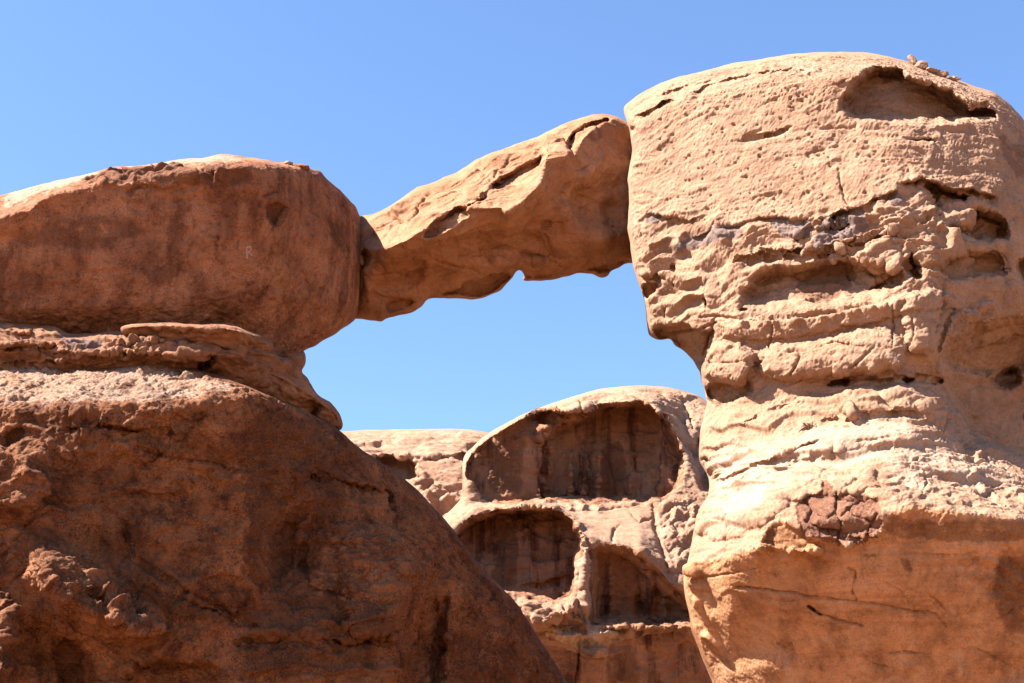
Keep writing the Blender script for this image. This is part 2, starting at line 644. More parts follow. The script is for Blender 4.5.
    gm = ramp(noise(mapping((0.8 * scale, 0.8 * scale, 1.5 * scale)), 1.1, 5, 0.65, 0.5), [(0.36, 0.1), (0.6, 1.0)])
    colg = mix(math_('MULTIPLY', gm, grit), col, ramp(gr, [(0.36, (0.22, 0.19, 0.17)), (0.48, (0.88, 0.87, 0.86)), (0.53, (1.02, 1.02, 1.02)), (0.68, (1.45, 1.42, 1.38))]), 'MULTIPLY')
    L.new(colg, bsdf.inputs['Base Color'])
    b = N.new('ShaderNodeBump')
    b.inputs['Strength'].default_value = bump
    b.inputs['Distance'].default_value = 0.06
    L.new(noise(iso, 9.0 * grain, 7, 0.7), b.inputs['Height'])
    L.new(b.outputs['Normal'], bsdf.inputs['Normal'])
    return m


M_CAP = rock_mat('varnished sandstone', (0.60, 0.275, 0.145), (0.44, 0.175, 0.085), streak=0.6, speckle=0.6, mottle=0.6, bump=0.9, grit=0.6)
M_BASE = rock_mat('dark varnished sandstone', (0.43, 0.185, 0.085), (0.25, 0.095, 0.042), streak=0.1, speckle=0.8, mottle=0.9, bump=1.0, grit=0.95)
M_SPAN = rock_mat('orange sandstone', (0.60, 0.315, 0.175), (0.49, 0.22, 0.105), speckle=0.3, strata=0.35, mottle=0.4, bump=0.5)
M_PILLAR = rock_mat('salmon sandstone', (0.57, 0.342, 0.213), (0.51, 0.285, 0.168), speckle=0.35, strata=0.35, tilt=-0.15, bump=0.6)
M_UNDER = rock_mat('bounce warmed iron sandstone', (0.80, 0.42, 0.215), (0.68, 0.32, 0.145), speckle=0.4, strata=0.7, streak=0.4, mottle=0.5, tilt=0.7, bump=0.8)  # iron orange plus warm bounce light under the brow, put into the colour
M_PLATE = rock_mat('red brown varnish crust', (0.42, 0.205, 0.12), (0.31, 0.14, 0.08), speckle=0.4, mottle=0.5, bump=1.0, grit=0.8)
M_FAR = rock_mat('far sandstone', (0.56, 0.335, 0.215), (0.48, 0.26, 0.155), speckle=0.35, strata=0.3, scale=0.5)
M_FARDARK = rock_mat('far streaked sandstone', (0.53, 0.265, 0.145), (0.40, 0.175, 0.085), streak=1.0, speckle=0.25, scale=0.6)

# ------------------------------------------------------------------ desert floor
def ground():
    r = np.concatenate([np.linspace(2, 150, 50), np.geomspace(155, 9000, 30)])
    a = np.linspace(0, 2 * np.pi, 129)
    RR, AA = np.meshgrid(r, a)
    X, Y = RR * np.cos(AA), RR * np.sin(AA)
    q = np.stack([X.ravel() * 0.03, Y.ravel() * 0.03, np.zeros(X.size)], axis=1)
    Z = (fbm(q, 4) * 0.7).reshape(X.shape) * np.clip((RR - 4) / 20, 0, 1)
    v = np.stack([X, Y, Z], axis=2).reshape(-1, 3)
    n0, n1 = X.shape
    vid = np.arange(n0 * n1).reshape(n0, n1)
    q = np.stack([vid[:-1, :-1], vid[:-1, 1:], vid[1:, 1:], vid[1:, :-1]], axis=-1).reshape(-1, 4)
    mat = rock_mat('red desert sand', (0.54, 0.29, 0.145), (0.50, 0.255, 0.12), speckle=0.1, strata=0.0, grain=2)
    o = mesh_obj('desert_floor', v, q, mat)
    tag(o, 'red desert sand floor spreading round the foot of the rocks', 'ground', kind='structure')
    # the middle disc
    me = o.data
    return o


ground()

# ------------------------------------------------------------------ left butte
left = thing('sandstone_butte', 'shadowed red brown rock butte on the left with sunlit rounded top', 'rock butte', (-12, 55, 0))

cap_out = [(-150, 268), (-200, 240), (-100, 215), (0, 196), (49, 182), (84, 175), (109, 168), (117, 166), (137, 166), (160, 163), (176, 159.5),
           (195, 158), (205, 158), (223, 153), (239, 156), (264, 159), (278, 163), (288, 161), (293, 164), (305, 164),
           (308, 168), (320, 170), (326, 178), (336, 186), (348, 198), (356, 207), (361, 218), (364, 234), (364, 243),
           (362, 257), (362, 269), (359, 300), (356, 319), (349, 325), (341, 329.5), (334, 336), (323, 340), (316, 346),
           (304, 350), (295, 362), (270, 366), (240, 356), (180, 348), (60, 346), (-100, 346), (-150, 350)]
cap_lines = [
    [(-150, 262, 52), (-100, 215, 52), (0, 196, 52), (84, 175, 52), (160, 163, 52), (223, 153, 52), (278, 163, 51), (305, 164, 51.4), (320, 170, 52.6), (348, 198, 55), (361, 218, 57), (370, 245, 58.5)],
    [(-150, 285, 47.8), (-100, 238, 47.8), (0, 216, 47.8), (15, 212, 47.8), (33, 206, 47.8), (39, 198, 47.9), (64, 190, 47.9), (80, 186, 47.9), (105, 181, 48), (127, 181, 48), (129, 172, 48.1), (143, 170, 48.1), (154, 174, 48),
     (168, 169, 48.1), (191, 170.5, 48.1), (198, 166, 48.2), (217, 166, 48.2), (222, 169, 48.2), (227, 166, 48.3), (239, 163, 48.4), (264, 162, 48.8), (278, 165, 49.4), (305, 171, 51.0), (320, 180, 52.1), (348, 212, 54.4), (361, 235, 56.2), (370, 260, 58)],
    [(-150, 290, 48.4), (0, 240, 48.5), (150, 235, 48.8), (230, 235, 49.1), (280, 235, 49.9), (320, 240, 51.7), (345, 250, 53.7), (361, 262, 55.8), (370, 270, 57)],
    [(-150, 320, 49.7), (0, 310, 49.5), (150, 305, 49.8), (230, 300, 50.2), (270, 298, 51.0), (320, 298, 52.9), (345, 300, 54.4), (357, 302, 55.6), (370, 305, 57)],
    [(-150, 348, 51.2), (0, 345, 51), (150, 345, 51.4), (230, 350, 52.2), (270, 362, 53.2), (304, 353, 54.6), (334, 338, 55.4), (357, 321, 56.7), (370, 318, 57.5)],
]
cap = Sheet(cap_out, cap_lines, rim=(16, 0.8), blur=1.6, seed=1)
cap.rubble([(60, 180), (128, 166), (200, 162), (250, 164), (255, 186), (200, 194), (120, 190)], 0.0, 0.38, 1.5, 5, 'facet')
cap.gouge([(262, 205), (276, 200), (293, 206), (282, 214), (275, 230), (268, 222)], 0.35, 4)
cap.gouge([(216, 236), (221, 234), (222, 241), (217, 242)], 0.3, 2)
cap.crack([(195, 215), (193, 240), (190, 255)], 1.8, 0.18)
cap.crack([(217, 245), (216, 262)], 1.2, 0.15)
cap.crack([(268, 182), (276, 190), (264, 196)], 1.5, 0.35)
cap.crack([(276, 210), (273, 245), (262, 300)], 2.2, 0.16)
cap.crack([(300, 268), (308, 284), (312, 298)], 2, 0.2)
cap.crack([(262, 300), (268, 285), (275, 275)], 1.6, 0.25)
for k in range(7):
    x = 318 - k * 9
    cap.crack([(x, 345 - k * 0.5), (x + 22, 318 - k * 2), (x + 34 - k * 3, 285)], 2.6, 0.10)
cap.crack([(20, 185), (60, 177), (100, 172)], 1.6, 0.3)
cap.crack([(0, 204), (22, 199)], 2, 0.3)
cap.paint('stain_shade', [(70, 176), (128, 164), (200, 160), (252, 163), (262, 186), (210, 192), (150, 186), (90, 190)], 0.9, 8)
cap.paint('stain_shade', [(262, 203), (290, 204), (292, 212), (276, 232), (268, 224)], 1.0, 3)
cap.paint('stain_shade', [(0, 225), (50, 205), (130, 200), (160, 225), (150, 255), (90, 262), (0, 260)], 0.55, 18)
cap.paint('stain_shade', [(130, 262), (185, 258), (190, 285), (145, 296)], 0.65, 10)
cap.paint('stain_shade', [(-50, 230), (10, 240), (12, 320), (-50, 320)], 0.6, 8)
cap.paint('stain_shade', [(322, 200), (352, 215), (362, 260), (340, 262), (315, 230)], 0.55, 12)
cap.paint('stain_shade', [(20, 308), (120, 312), (230, 308), (230, 325), (20, 330)], 0.5, 8)
cap.paint('pale', [(0, 190), (90, 168), (200, 150), (262, 157), (262, 161), (190, 168), (130, 172), (80, 184), (0, 214)], 0.58, 5)  # sunlit brightness of the cap top put into the colour
CAP_N = [('fbm', (0.3, 0.3, 0.4), 0.30, 3), ('ridge', (0.9, 0.9, 1.3), 0.07, 4), ('facet', (1.1, 1.1, 1.5), 0.05, 1), ('facet', (4, 4, 5), 0.035, 1), ('fbm', (2.6, 2.6, 3.6), 0.06, 4), ('billow', (6, 6, 8), 0.035, 3)]
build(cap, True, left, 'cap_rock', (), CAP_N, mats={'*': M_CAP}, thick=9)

M_BAND = rock_mat('layered sandstone', (0.47, 0.235, 0.13), (0.37, 0.16, 0.08), speckle=0.5, strata=0.6, mottle=0.6)
# ledge band between cap and base
band_out = [(-150, 322), (-60, 320), (0, 321), (25, 324), (57, 326), (66, 333), (86, 334), (115, 331), (150, 334), (200, 336), (240, 338), (262, 345), (273, 351),
            (280, 358), (292, 355), (304, 349), (307, 356), (306, 365), (300, 372), (309, 378), (312, 387), (316, 397),
            (318, 412), (300, 422), (260, 408), (200, 396), (-150, 396)]
band_lines = [
    [(-150, 320, 50.2), (0, 321, 50), (66, 333, 49.8), (120, 331, 49.6), (200, 335, 49.6), (262, 343, 50.4), (304, 349, 53), (320, 350, 53.5)],
    [(-150, 326, 48.6), (0, 326, 48.4), (66, 338, 48.4), (120, 338, 48.4), (200, 343, 48.3), (240, 345, 48.5), (262, 352, 49.6), (304, 358, 52), (320, 360, 52.5)],
    [(-150, 345, 48.2), (0, 345, 48.2), (66, 352, 47.7), (120, 352, 47.9), (200, 352, 48.0), (235, 356, 48.4), (262, 366, 49.9), (304, 375, 52), (320, 375, 52.5)],
    [(-150, 368, 49.0), (0, 368, 48.8), (66, 366, 48.3), (120, 367, 48.6), (190, 370, 49.2), (240, 385, 50.2), (304, 410, 52.6), (320, 415, 53)],
    [(-150, 396, 49.8), (0, 396, 49.6), (200, 396, 50), (260, 408, 51), (320, 425, 53)],
]
band = Sheet(band_out, band_lines, rim=(5, 0.4), blur=1.0, rough=1.0, seed=2)
band.ledge([(-20, 344), (40, 346), (70, 343)], 0.9, 20, 5, 0.5)
band.ledge([(10, 332), (45, 330), (60, 334)], 0.5, 9, 3)
band.ledge([(40, 350), (70, 352), (78, 352)], 0.6, 8, 3)
band.ledge([(110, 344), (160, 340), (215, 341), (240, 341)], 0.5, 12, 4)
band.ledge([(85, 356), (110, 352), (165, 352)], 0.4, 12, 4)
band.ledge([(115, 360), (160, 362), (190, 360)], 0.4, 10, 4)
band.ledge([(0, 364), (50, 360), (72, 362)], 0.5, 8, 3)
band.gouge([(197, 366), (203, 355), (213, 351), (217, 358), (212, 370), (200, 374)], 1.5, 3)
band.rubble([(60, 336), (110, 332), (165, 345), (180, 360), (120, 370), (50, 372)], 0.1, 0.35, 1.6, 6)
band.paint('slate', [(50, 330), (90, 335), (110, 332), (105, 348), (75, 356), (60, 345)], 0.62, 6)
band.paint('slate', [(165, 338), (215, 340), (238, 339), (236, 344), (200, 347), (170, 346)], 0.65, 3)
band.paint('stain_shade', [(0, 344), (45, 346), (40, 368), (0, 366)], 0.5, 6)
build(band, True, left, 'ledge_band', (), [('facet', (0.8, 0.8, 2.2), 0.22, 1), ('strata', (0.35, 0.1), 0.16, 1), ('facet', (2.6, 2.6, 5), 0.09, 1), ('fbm', (3, 3, 6), 0.06, 4)],
      mats={'*': M_BAND}, thick=5)

slab_out = [(118, 327), (137, 322.5), (166, 321), (195, 324), (224, 322.5), (239, 326), (246, 329.5), (261, 334), (274, 343), (274, 350), (268, 357), (250, 358), (236, 354), (228, 349), (205, 344), (180, 341), (150, 338), (122, 336)]
slab_lines = [
    [(110, 322, 50.5), (166, 320.5, 50.2), (239, 325, 50), (274, 343, 51)],
    [(110, 326, 48.2), (166, 324.5, 47.8), (224, 327, 47.6), (239, 330, 47.6), (261, 338, 49.2), (275, 347, 50.2)],
    [(110, 334, 48.6), (166, 335, 48.4), (224, 341, 48.2), (240, 350, 48.6), (262, 357, 50.2), (275, 357, 50.8)],
]
slab = Sheet(slab_out, slab_lines, rim=(3, 0.25), blur=0.7, rough=1.3, seed=3)
slab.ledge([(125, 329), (170, 327), (230, 331)], 0.25, 8, 3)
build(slab, True, left, 'ledge_slab', (), [('facet', (1.3, 1.3, 3), 0.16, 1), ('facet', (3.5, 3.5, 6), 0.06, 1), ('fbm', (3, 3, 7), 0.05, 3)], mats={'*': M_BAND}, thick=3)

tongue_out = [(205, 352), (216, 346), (236, 350), (256, 354), (276, 358), (290, 366), (300, 372), (310, 382), (318, 396), (331, 402), (337, 410), (342, 419), (344, 426), (341, 431), (332, 430), (318, 420), (300, 412), (275, 402), (250, 392), (228, 382), (212, 373)]
tongue_lines = [
    [(200, 350, 50.5), (256, 353, 51.2), (300, 371, 52.5), (344, 405, 54)],
    [(200, 358, 48.8), (230, 362, 49.0), (256, 368, 49.8), (290, 382, 50.9), (318, 400, 51.8), (344, 418, 52.8)],
    [(200, 374, 49.6), (230, 384, 50.0), (256, 395, 50.8), (290, 410, 51.9), (318, 422, 52.8), (344, 433, 53.6)],
]
tongue = Sheet(tongue_out, tongue_lines, rim=(5, 0.5), blur=1.2, rough=0.8, seed=4)
tongue.crack([(235, 358), (262, 372), (290, 385), (318, 402)], 2.0, 0.3)
tongue.gouge([(297, 406), (312, 400), (322, 412), (318, 422), (304, 414)], 0.7, 4)
tongue.crack([(330, 404), (333, 414), (338, 422)], 1.2, 0.2)
build(tongue, True, left, 'ledge_tongue', (), [('facet', (0.9, 0.9, 1.5), 0.22, 1), ('facet', (2.5, 2.5, 4), 0.07, 1), ('fbm', (2.5, 2.5, 4), 0.06, 3)], mats={'*': M_BAND}, thick=4)

base_out = [(-150, 372), (-100, 370), (0, 366), (24, 366), (72, 361), (119, 362), (153, 361), (181, 366), (199, 369), (228, 378), (259, 391), (283, 401), (306, 412), (323, 420), (340, 430),
            (352, 442), (366, 453), (383, 463), (399, 475), (418, 490), (434, 508), (452, 527), (472, 558), (503, 589), (517, 603), (534, 631), (551, 657), (568, 683), (640, 790), (720, 930), (760, 1010), (-150, 1010)]
base_lines = [
    [(-150, 368, 48.6), (0, 366, 48.6), (153, 361, 48.6), (199, 369, 48.3), (228, 378, 47.6), (259, 391, 46.8), (306, 411, 49.4), (340, 429, 51.2), (397, 472, 53.8), (434, 507, 55.2), (472, 557, 56.4), (517, 602, 58), (568, 682, 60.5), (720, 929, 66)],
    [(-150, 410, 46.4), (0, 407, 44.9), (17, 409, 44.6), (36, 411, 44.6), (52, 411, 44.6), (72, 406.5, 44.7), (114, 408, 44.8), (143, 406.5, 44.9), (167, 408, 45), (204, 402, 45.2), (223, 402, 45.3), (240, 398, 45.6), (258, 394, 46.4), (306, 420, 48.9), (340, 440, 50.5), (397, 483, 53.1), (434, 520, 54.6), (472, 570, 55.7), (517, 615, 57.2), (568, 695, 59.5), (720, 940, 65)],
    [(-150, 480, 46.8), (0, 480, 45.5), (60, 478, 45.4), (120, 470, 45.9), (180, 470, 46.2), (235, 470, 46.5), (246, 470, 46.8), (300, 490, 49.0), (350, 505, 50.6), (397, 525, 52.2), (434, 550, 53.7), (472, 595, 55.0), (517, 645, 56.5), (568, 720, 58.6), (720, 960, 64)],
    [(-150, 550, 47.0), (0, 550, 45.8), (50, 560, 45.6), (100, 560, 46.3), (180, 560, 47.0), (236, 560, 47.3), (250, 560, 47.8), (288, 560, 49.9), (300, 560, 49.9), (340, 560, 49.7), (400, 565, 50.6), (424, 570, 51.4), (431, 575, 52.6), (440, 582, 53.7), (472, 620, 54.8), (517, 670, 56.2), (568, 740, 58), (720, 970, 63)],
    [(-150, 640, 47.2), (0, 640, 46.2), (60, 640, 46.6), (130, 640, 47.4), (240, 640, 48.4), (300, 640, 48.8), (360, 640, 49.6), (398, 640, 50.4), (404, 640, 51.6), (412, 640, 53.6), (440, 650, 54), (480, 690, 55), (517, 720, 56), (568, 780, 57.8), (720, 985, 62)],
    [(-150, 720, 47), (0, 720, 47), (130, 720, 48.2), (240, 720, 49), (300, 720, 49.4), (380, 720, 50.2), (396, 720, 51), (408, 720, 53), (440, 740, 53.6), (517, 790, 55.2), (568, 830, 57), (720, 990, 61)],
    [(-150, 1010, 50), (0, 1010, 50), (240, 1010, 51), (420, 1010, 53), (568, 1010, 56), (720, 1010, 60)],
]
base = Sheet(base_out, base_lines, rim=(22, 1.2), blur=3.0, seed=5)
# rubbly knobs on the far left catching the sun
base.rubble([(-20, 440), (10, 425), (55, 412), (60, 450), (55, 500), (20, 520), (-20, 525)], 0.0, 0.45, 1.1, 10, 'facet')
base.rubble([(60, 405), (110, 410), (112, 445), (90, 455), (60, 430)], 0.0, 0.35, 1.3, 8, 'facet')
base.rubble([(20, 552), (45, 545), (75, 548), (92, 562), (118, 580), (148, 605), (172, 632), (150, 640), (118, 640), (85, 624), (58, 612), (36, 585)], 0.0, 0.45, 1.3, 9, 'facet')
base.rubble([(-20, 590), (8, 595), (22, 615), (15, 690), (-20, 700)], 0.0, 0.35, 1.2, 8, 'facet')
base.gouge([(16, 556), (45, 538), (78, 542), (98, 556), (124, 576), (154, 602), (180, 632), (152, 648), (116, 646), (80, 630), (52, 616), (28, 590)], -3.4, 24, 0.25, 1.0, 3.0)
base.gouge([(-60, 580), (8, 590), (26, 612), (18, 690), (-60, 720)], -2.4, 18, 0.3, 1)
base.gouge([(-70, 440), (10, 430), (56, 445), (62, 490), (24, 526), (-70, 540)], -1.1, 24, 0.3, 1)
base.gouge([(80, 592), (96, 586), (106, 592), (104, 602), (88, 604)], 0.8, 4)
base.gouge([(4, 436), (20, 422), (28, 430), (22, 445), (8, 448)], 0.3, 6)
base.gouge([(22, 610), (60, 622), (95, 640), (110, 690), (60, 720), (25, 690)], 0.9, 12)
base.gouge([(112, 545), (120, 520), (132, 518), (138, 545), (134, 570), (118, 568)], 0.25, 10)
base.gouge([(120, 660), (210, 655), (230, 690), (220, 730), (110, 730)], 0.9, 8)
base.crack([(95, 422), (115, 426), (128, 430), (145, 431)], 1.6, 0.5)
base.crack([(205, 415), (180, 440), (150, 462), (138, 470)], 2.5, 0.3)
base.crack([(160, 456), (180, 459), (210, 462), (235, 472)], 1.4, 0.4)
base.crack([(310, 465), (335, 480), (355, 486), (390, 492), (395, 515)], 2.4, 0.5)
base.crack([(388, 488), (392, 505), (396, 512)], 1.5, 0.6)
base.crack([(0, 560), (18, 540), (30, 520), (50, 512)], 2.5, 0.4)
base.crack([(135, 560), (190, 592), (240, 618), (290, 650)], 2.5, 0.35)
base.crack([(180, 600), (215, 612), (240, 625)], 2, 0.5)
base.crack([(305, 530), (300, 560), (312, 590), (345, 596), (385, 605), (402, 600)], 2.2, 0.35)
base.crack([(255, 640), (300, 635), (350, 645), (400, 630)], 2.5, 0.3)
base.crack([(240, 400), (238, 440), (241, 500), (243, 560)], 3, -0.2)
base.gouge([(340, 540), (372, 520), (410, 535), (432, 570), (428, 610), (404, 640), (360, 640), (335, 600)], -0.9, 30, 1, 1, 4, True)
base.gouge([(406, 615), (430, 590), (446, 600), (450, 700), (402, 700)], 0.8, 9, 1, 1, 3)
base.gouge([(258, 545), (290, 505), (312, 500), (300, 560), (276, 600)], 0.5, 12, 1, 1, 3)
base.gouge([(50, 640), (64, 625), (84, 640), (88, 700), (56, 700)], 0.6, 8, 1, 1, 3)
base.gouge([(300, 520), (318, 508), (322, 540), (312, 580), (296, 585), (290, 560)], 0.35, 14)
base.gouge([(440, 595), (452, 590), (446, 640), (436, 690), (428, 690), (430, 640)], 0.5, 5)
base.crack([(430, 520), (460, 560), (500, 600), (540, 660)], 2.5, 0.35)
base.crack([(445, 545), (470, 590), (490, 640), (500, 690)], 2.5, 0.3)
base.paint('stain_shade', [(243, 402), (300, 415), (345, 445), (350, 520), (300, 590), (246, 590), (241, 500)], 0.62, 5)  # darker right of the ridge: weak shading made up for in colour
base.paint('pale', [(150, 440), (236, 450), (238, 600), (190, 600), (140, 520)], 0.16, 20)  # lighter left of the ridge, its brighter shading put into the colour
base.paint('stain_shade', [(-20, 640), (60, 620), (120, 650), (240, 660), (240, 700), (-20, 700)], 0.45, 16)
base.paint('stain_shade', [(250, 590), (330, 585), (390, 600), (400, 640), (330, 690), (240, 680), (230, 630)], 0.75, 16)
base.paint('stain_shade', [(300, 520), (318, 508), (330, 540), (320, 590), (280, 600)], 0.7, 8)  # shade of the recess painted in
base.paint('stain_shade', [(90, 540), (115, 530), (120, 575), (180, 590), (230, 620), (180, 625), (120, 590)], 0.7, 6)
base.paint('stain_shade', [(125, 520), (140, 518), (162, 580), (140, 580)], 0.7, 4)
base.paint('stain_shade', [(110, 425), (170, 420), (210, 425), (240, 450), (240, 470), (160, 460)], 0.5, 8)
base.paint('stain_shade', [(0, 540), (40, 520), (70, 535), (60, 548), (20, 560)], 0.6, 6)
base.paint('stain_shade', [(120, 655), (215, 655), (225, 672), (120, 672)], 0.75, 5)
base.paint('stain_shade', [(420, 640), (500, 600), (560, 690), (430, 700)], 0.5, 14)
base.rubble([(248, 400), (330, 440), (440, 560), (420, 600), (330, 600), (250, 520)], 0.0, 0.16, 1.6, 16, 'facet', 1, (1, 1, 1.6))
base.rubble([(250, 580), (400, 600), (410, 700), (240, 700)], 0.0, 0.35, 0.55, 16, 'strata')
base.rubble([(60, 410), (200, 415), (240, 470), (120, 520), (60, 480)], 0.0, 0.12, 1.8, 14, 'facet', 1, (1, 1, 1.8))
base.ledge([(60, 428), (100, 424), (150, 430), (180, 428)], 0.5, 14, 6)
base.ledge([(230, 640), (290, 632), (350, 640), (400, 628)], 0.5, 16, 6)
base.ledge([(300, 470), (340, 480), (390, 490)], 0.6, 16, 6)
base.paint('slate', [(5, 436), (18, 424), (26, 430), (20, 440)], 0.7, 3)
base.paint('pale', [(-60, 366), (160, 361), (200, 372), (255, 392), (230, 402), (160, 406), (40, 410), (-60, 407)], 0.55, 7)  # sun on the shelf top painted in as paler rock, ending at the brow
base.paint('pale', [(20, 552), (45, 545), (75, 548), (118, 580), (172, 632), (150, 640), (85, 624), (36, 585)], 0.22, 6)  # lighter colour painted in where the rubble catches the sun
BASE_N = [('fbm', (0.3, 0.3, 0.4), 0.45, 3), ('ridge', (0.7, 0.7, 1.1), 0.10, 4), ('facet', (0.7, 0.7, 1.1), 0.20, 1), ('facet', (2.2, 2.2, 3.0), 0.10, 1), ('facet', (5, 5, 7), 0.045, 1), ('strata', (0.9, -0.02), 0.16, 1), ('fbm', (2.6, 2.6, 4), 0.10, 4), ('billow', (7, 7, 10), 0.05, 3)]
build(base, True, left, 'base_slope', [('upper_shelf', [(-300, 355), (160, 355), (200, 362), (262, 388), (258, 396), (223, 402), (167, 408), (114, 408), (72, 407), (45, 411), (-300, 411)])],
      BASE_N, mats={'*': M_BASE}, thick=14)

# ------------------------------------------------------------------ the natural bridge
bridge_root = thing('rock_bridge', 'natural rock bridge slanting up across the gap, orange underside in shade', 'rock bridge', (0, 58, 20))
br_out = [(330, 232), (360, 215.6), (373.6, 213.6), (383, 209.5), (399, 200), (412.5, 190), (416, 186.6), (432, 183), (463, 169), (477, 158.5), (505, 148), (537, 137), (565, 123), (586, 116), (603, 113),
          (617.5, 116.5), (626, 121.6), (665, 140), (665, 275), (632, 261), (612, 271), (607, 276.7), (601, 278), (593, 274), (579, 273), (568, 276.7), (546, 281), (523.4, 281.4), (522, 279.5), (524, 276), (521, 270.5), (517, 270.5),
          (511, 279.5), (500, 291), (485, 297.6), (475, 300), (456.5, 298.6), (432, 298), (426, 300.6), (422, 307), (411.5, 313), (385, 318.7), (382, 321.8), (376.6, 321), (357, 318.7), (330, 322)]
br_lines = [
    [(330, 228, 58.4), (360, 214, 58), (412, 189, 57), (463, 168, 57.2), (505, 147, 57.5), (565, 122, 58), (603, 112, 58.3), (626, 120, 58.8), (670, 130, 60)],
    [(330, 250, 58), (352, 250, 56.9), (366, 250, 55.2), (388, 248, 53.6), (407, 240, 53), (420, 232, 53), (432, 227, 53), (448, 225, 53), (463, 216, 53.1), (467, 208, 53.2), (500, 207, 52.8), (508, 212, 52.6), (520, 204, 52.8), (541, 183, 53.2),
     (544, 168, 53.5), (546, 157, 53.8), (566, 156, 54.4), (574, 146, 55.0), (578, 136, 55.3), (587, 128, 55.9), (601, 121, 56.8), (614, 118, 57.6), (626, 123, 58.4), (670, 132, 60)],
    [(330, 268, 58), (352, 268, 57), (366, 266, 55.8), (388, 262, 54.6), (448, 240, 54.0), (508, 226, 54.3), (545, 200, 54.7), (575, 180, 55.2), (600, 170, 56.2), (626, 165, 57.4), (670, 160, 59.4)],
    [(330, 295, 58), (352, 292, 57.2), (368, 290, 56.2), (420, 272, 55.9), (500, 256, 56.3), (560, 242, 56.7), (600, 240, 56.8), (626, 235, 57.6), (670, 230, 59.5)],
    [(330, 325, 59), (382, 322, 57.6), (430, 299, 58), (485, 297, 58.4), (520, 281, 58.8), (546, 281, 58.8), (605, 277, 59.4), (670, 275, 61)],
]
br = Sheet(br_out, br_lines, rim=(6, 0.6), blur=0.6, rough=0.9, seed=6)
br.crack([(407, 222), (418, 205), (430, 190)], 1.6, 0.5)
br.crack([(386, 214), (397, 218), (402, 222), (394, 226)], 1.4, 0.4)
br.crack([(486, 184), (500, 168), (512, 155)], 1.4, 0.3)
br.gouge([(420, 237), (432, 222), (446, 212), (456, 206), (468, 205), (471, 214), (450, 231), (430, 239)], 1.3, 4, 1, 0.7, 1.5)
br.gouge([(486, 188), (498, 177), (510, 173), (524, 164), (544, 152), (546, 160), (541, 172), (529, 183), (516, 190), (502, 196)], 1.9, 4, 1, 0.25, 1.5)
br.ledge([(464, 208), (478, 198), (492, 188), (508, 178)], 0.5, 16, 6, 0.8)
br.gouge([(565, 151), (568, 138), (576, 129), (590, 122), (606, 118), (612, 121), (598, 127), (585, 135), (578, 146), (573, 157)], 1.4, 2.5, 1, 0.5, 1.2)
br.gouge([(556, 185), (598, 165), (632, 172), (632, 235), (585, 238), (560, 218)], 0.7, 22, 1, 1, 3)
br.gouge([(438, 244), (500, 222), (548, 232), (566, 262), (500, 266), (448, 264)], 0.8, 9, 1, 0.3, 3)
br.gouge([(370, 262), (412, 250), (432, 262), (420, 292), (375, 300)], 0.6, 10, 1, 0.5, 3)
br.rubble([(365, 220), (430, 185), (500, 150), (560, 128), (560, 150), (500, 185), (440, 215), (380, 240)], 0.0, 0.2, 0.8, 6, 'strata')
br.rubble([(365, 225), (430, 190), (500, 155), (580, 122), (545, 160), (500, 205), (440, 222), (380, 245)], 0.0, 0.22, 0.8, 5, 'facet')
br.crack([(541, 183), (544, 168), (546, 157)], 1.4, -0.3)
br.crack([(564, 136), (572, 152), (582, 168)], 1.0, 0.35)
br.crack([(568, 184), (563, 195), (570, 205), (590, 212)], 2.2, 0.2)
br.crack([(575, 172), (590, 165)], 1, 0.2)
br.crack([(600, 223), (628, 226)], 1.2, 0.3)
br.gouge([(435, 296), (455, 285), (480, 275), (510, 268), (512, 278), (498, 290), (478, 298), (455, 297)], 0.9, 4)
br.gouge([(522, 272), (550, 276), (580, 268), (605, 262), (630, 256), (630, 262), (606, 275), (580, 272), (546, 279), (524, 280)], 0.7, 4)
br.gouge([(523, 207), (527, 207), (527, 211), (523, 211)], 0.3, 1.5)
br.gouge([(543, 222), (550, 222), (550, 226), (544, 226)], 0.3, 2)
br.crack([(470, 252), (500, 246), (540, 256), (560, 262)], 2.5, 0.3)
br.crack([(412, 254), (425, 258), (465, 268), (478, 272)], 2, 0.3)
br.crack([(433, 252), (450, 240), (460, 228)], 2, 0.3)
br.gouge([(360, 246), (370, 250), (372, 258), (368, 270), (360, 272)], 1.0, 4)
br.crack([(360, 275), (395, 272), (410, 280)], 2, 0.25)
br.gouge([(385, 300), (410, 296), (422, 300), (410, 310), (385, 314)], 0.5, 5)
br.rubble([(365, 270), (470, 230), (520, 220), (570, 170), (620, 140), (630, 255), (520, 276), (430, 295), (365, 312)], 0, 0.35, 0.38, 10, 'facet')
br.paint('stain_shade', [(585, 128), (600, 124), (608, 138), (596, 146), (586, 140)], 0.55, 4)
br.paint('stain_shade', [(480, 232), (520, 245), (565, 255), (560, 268), (500, 266), (440, 262), (460, 245)], 0.35, 4)
build(br, True, bridge_root, 'span', [('upper_lip', [(400, 238), (420, 231), (448, 224), (463, 216), (467, 207), (500, 206), (508, 211), (520, 203), (541, 183), (546, 157), (566, 156), (578, 136), (601, 121), (614, 116), (603, 105), (540, 130), (463, 160), (412, 180), (355, 210), (355, 250), (388, 248)])],
      [('fbm', (0.4, 0.4, 0.4), 0.2, 3), ('facet', (0.5, 0.5, 0.6), 0.22, 1), ('facet', (1.6, 1.6, 2.0), 0.05, 1), ('strata', (0.8, 0.0), 0.10, 1), ('fbm', (3, 3, 4), 0.035, 4), ('billow', (7, 7, 9), 0.02, 3)], tilt=0.5, mats={'*': M_SPAN}, thick=3, voxel=0.033)

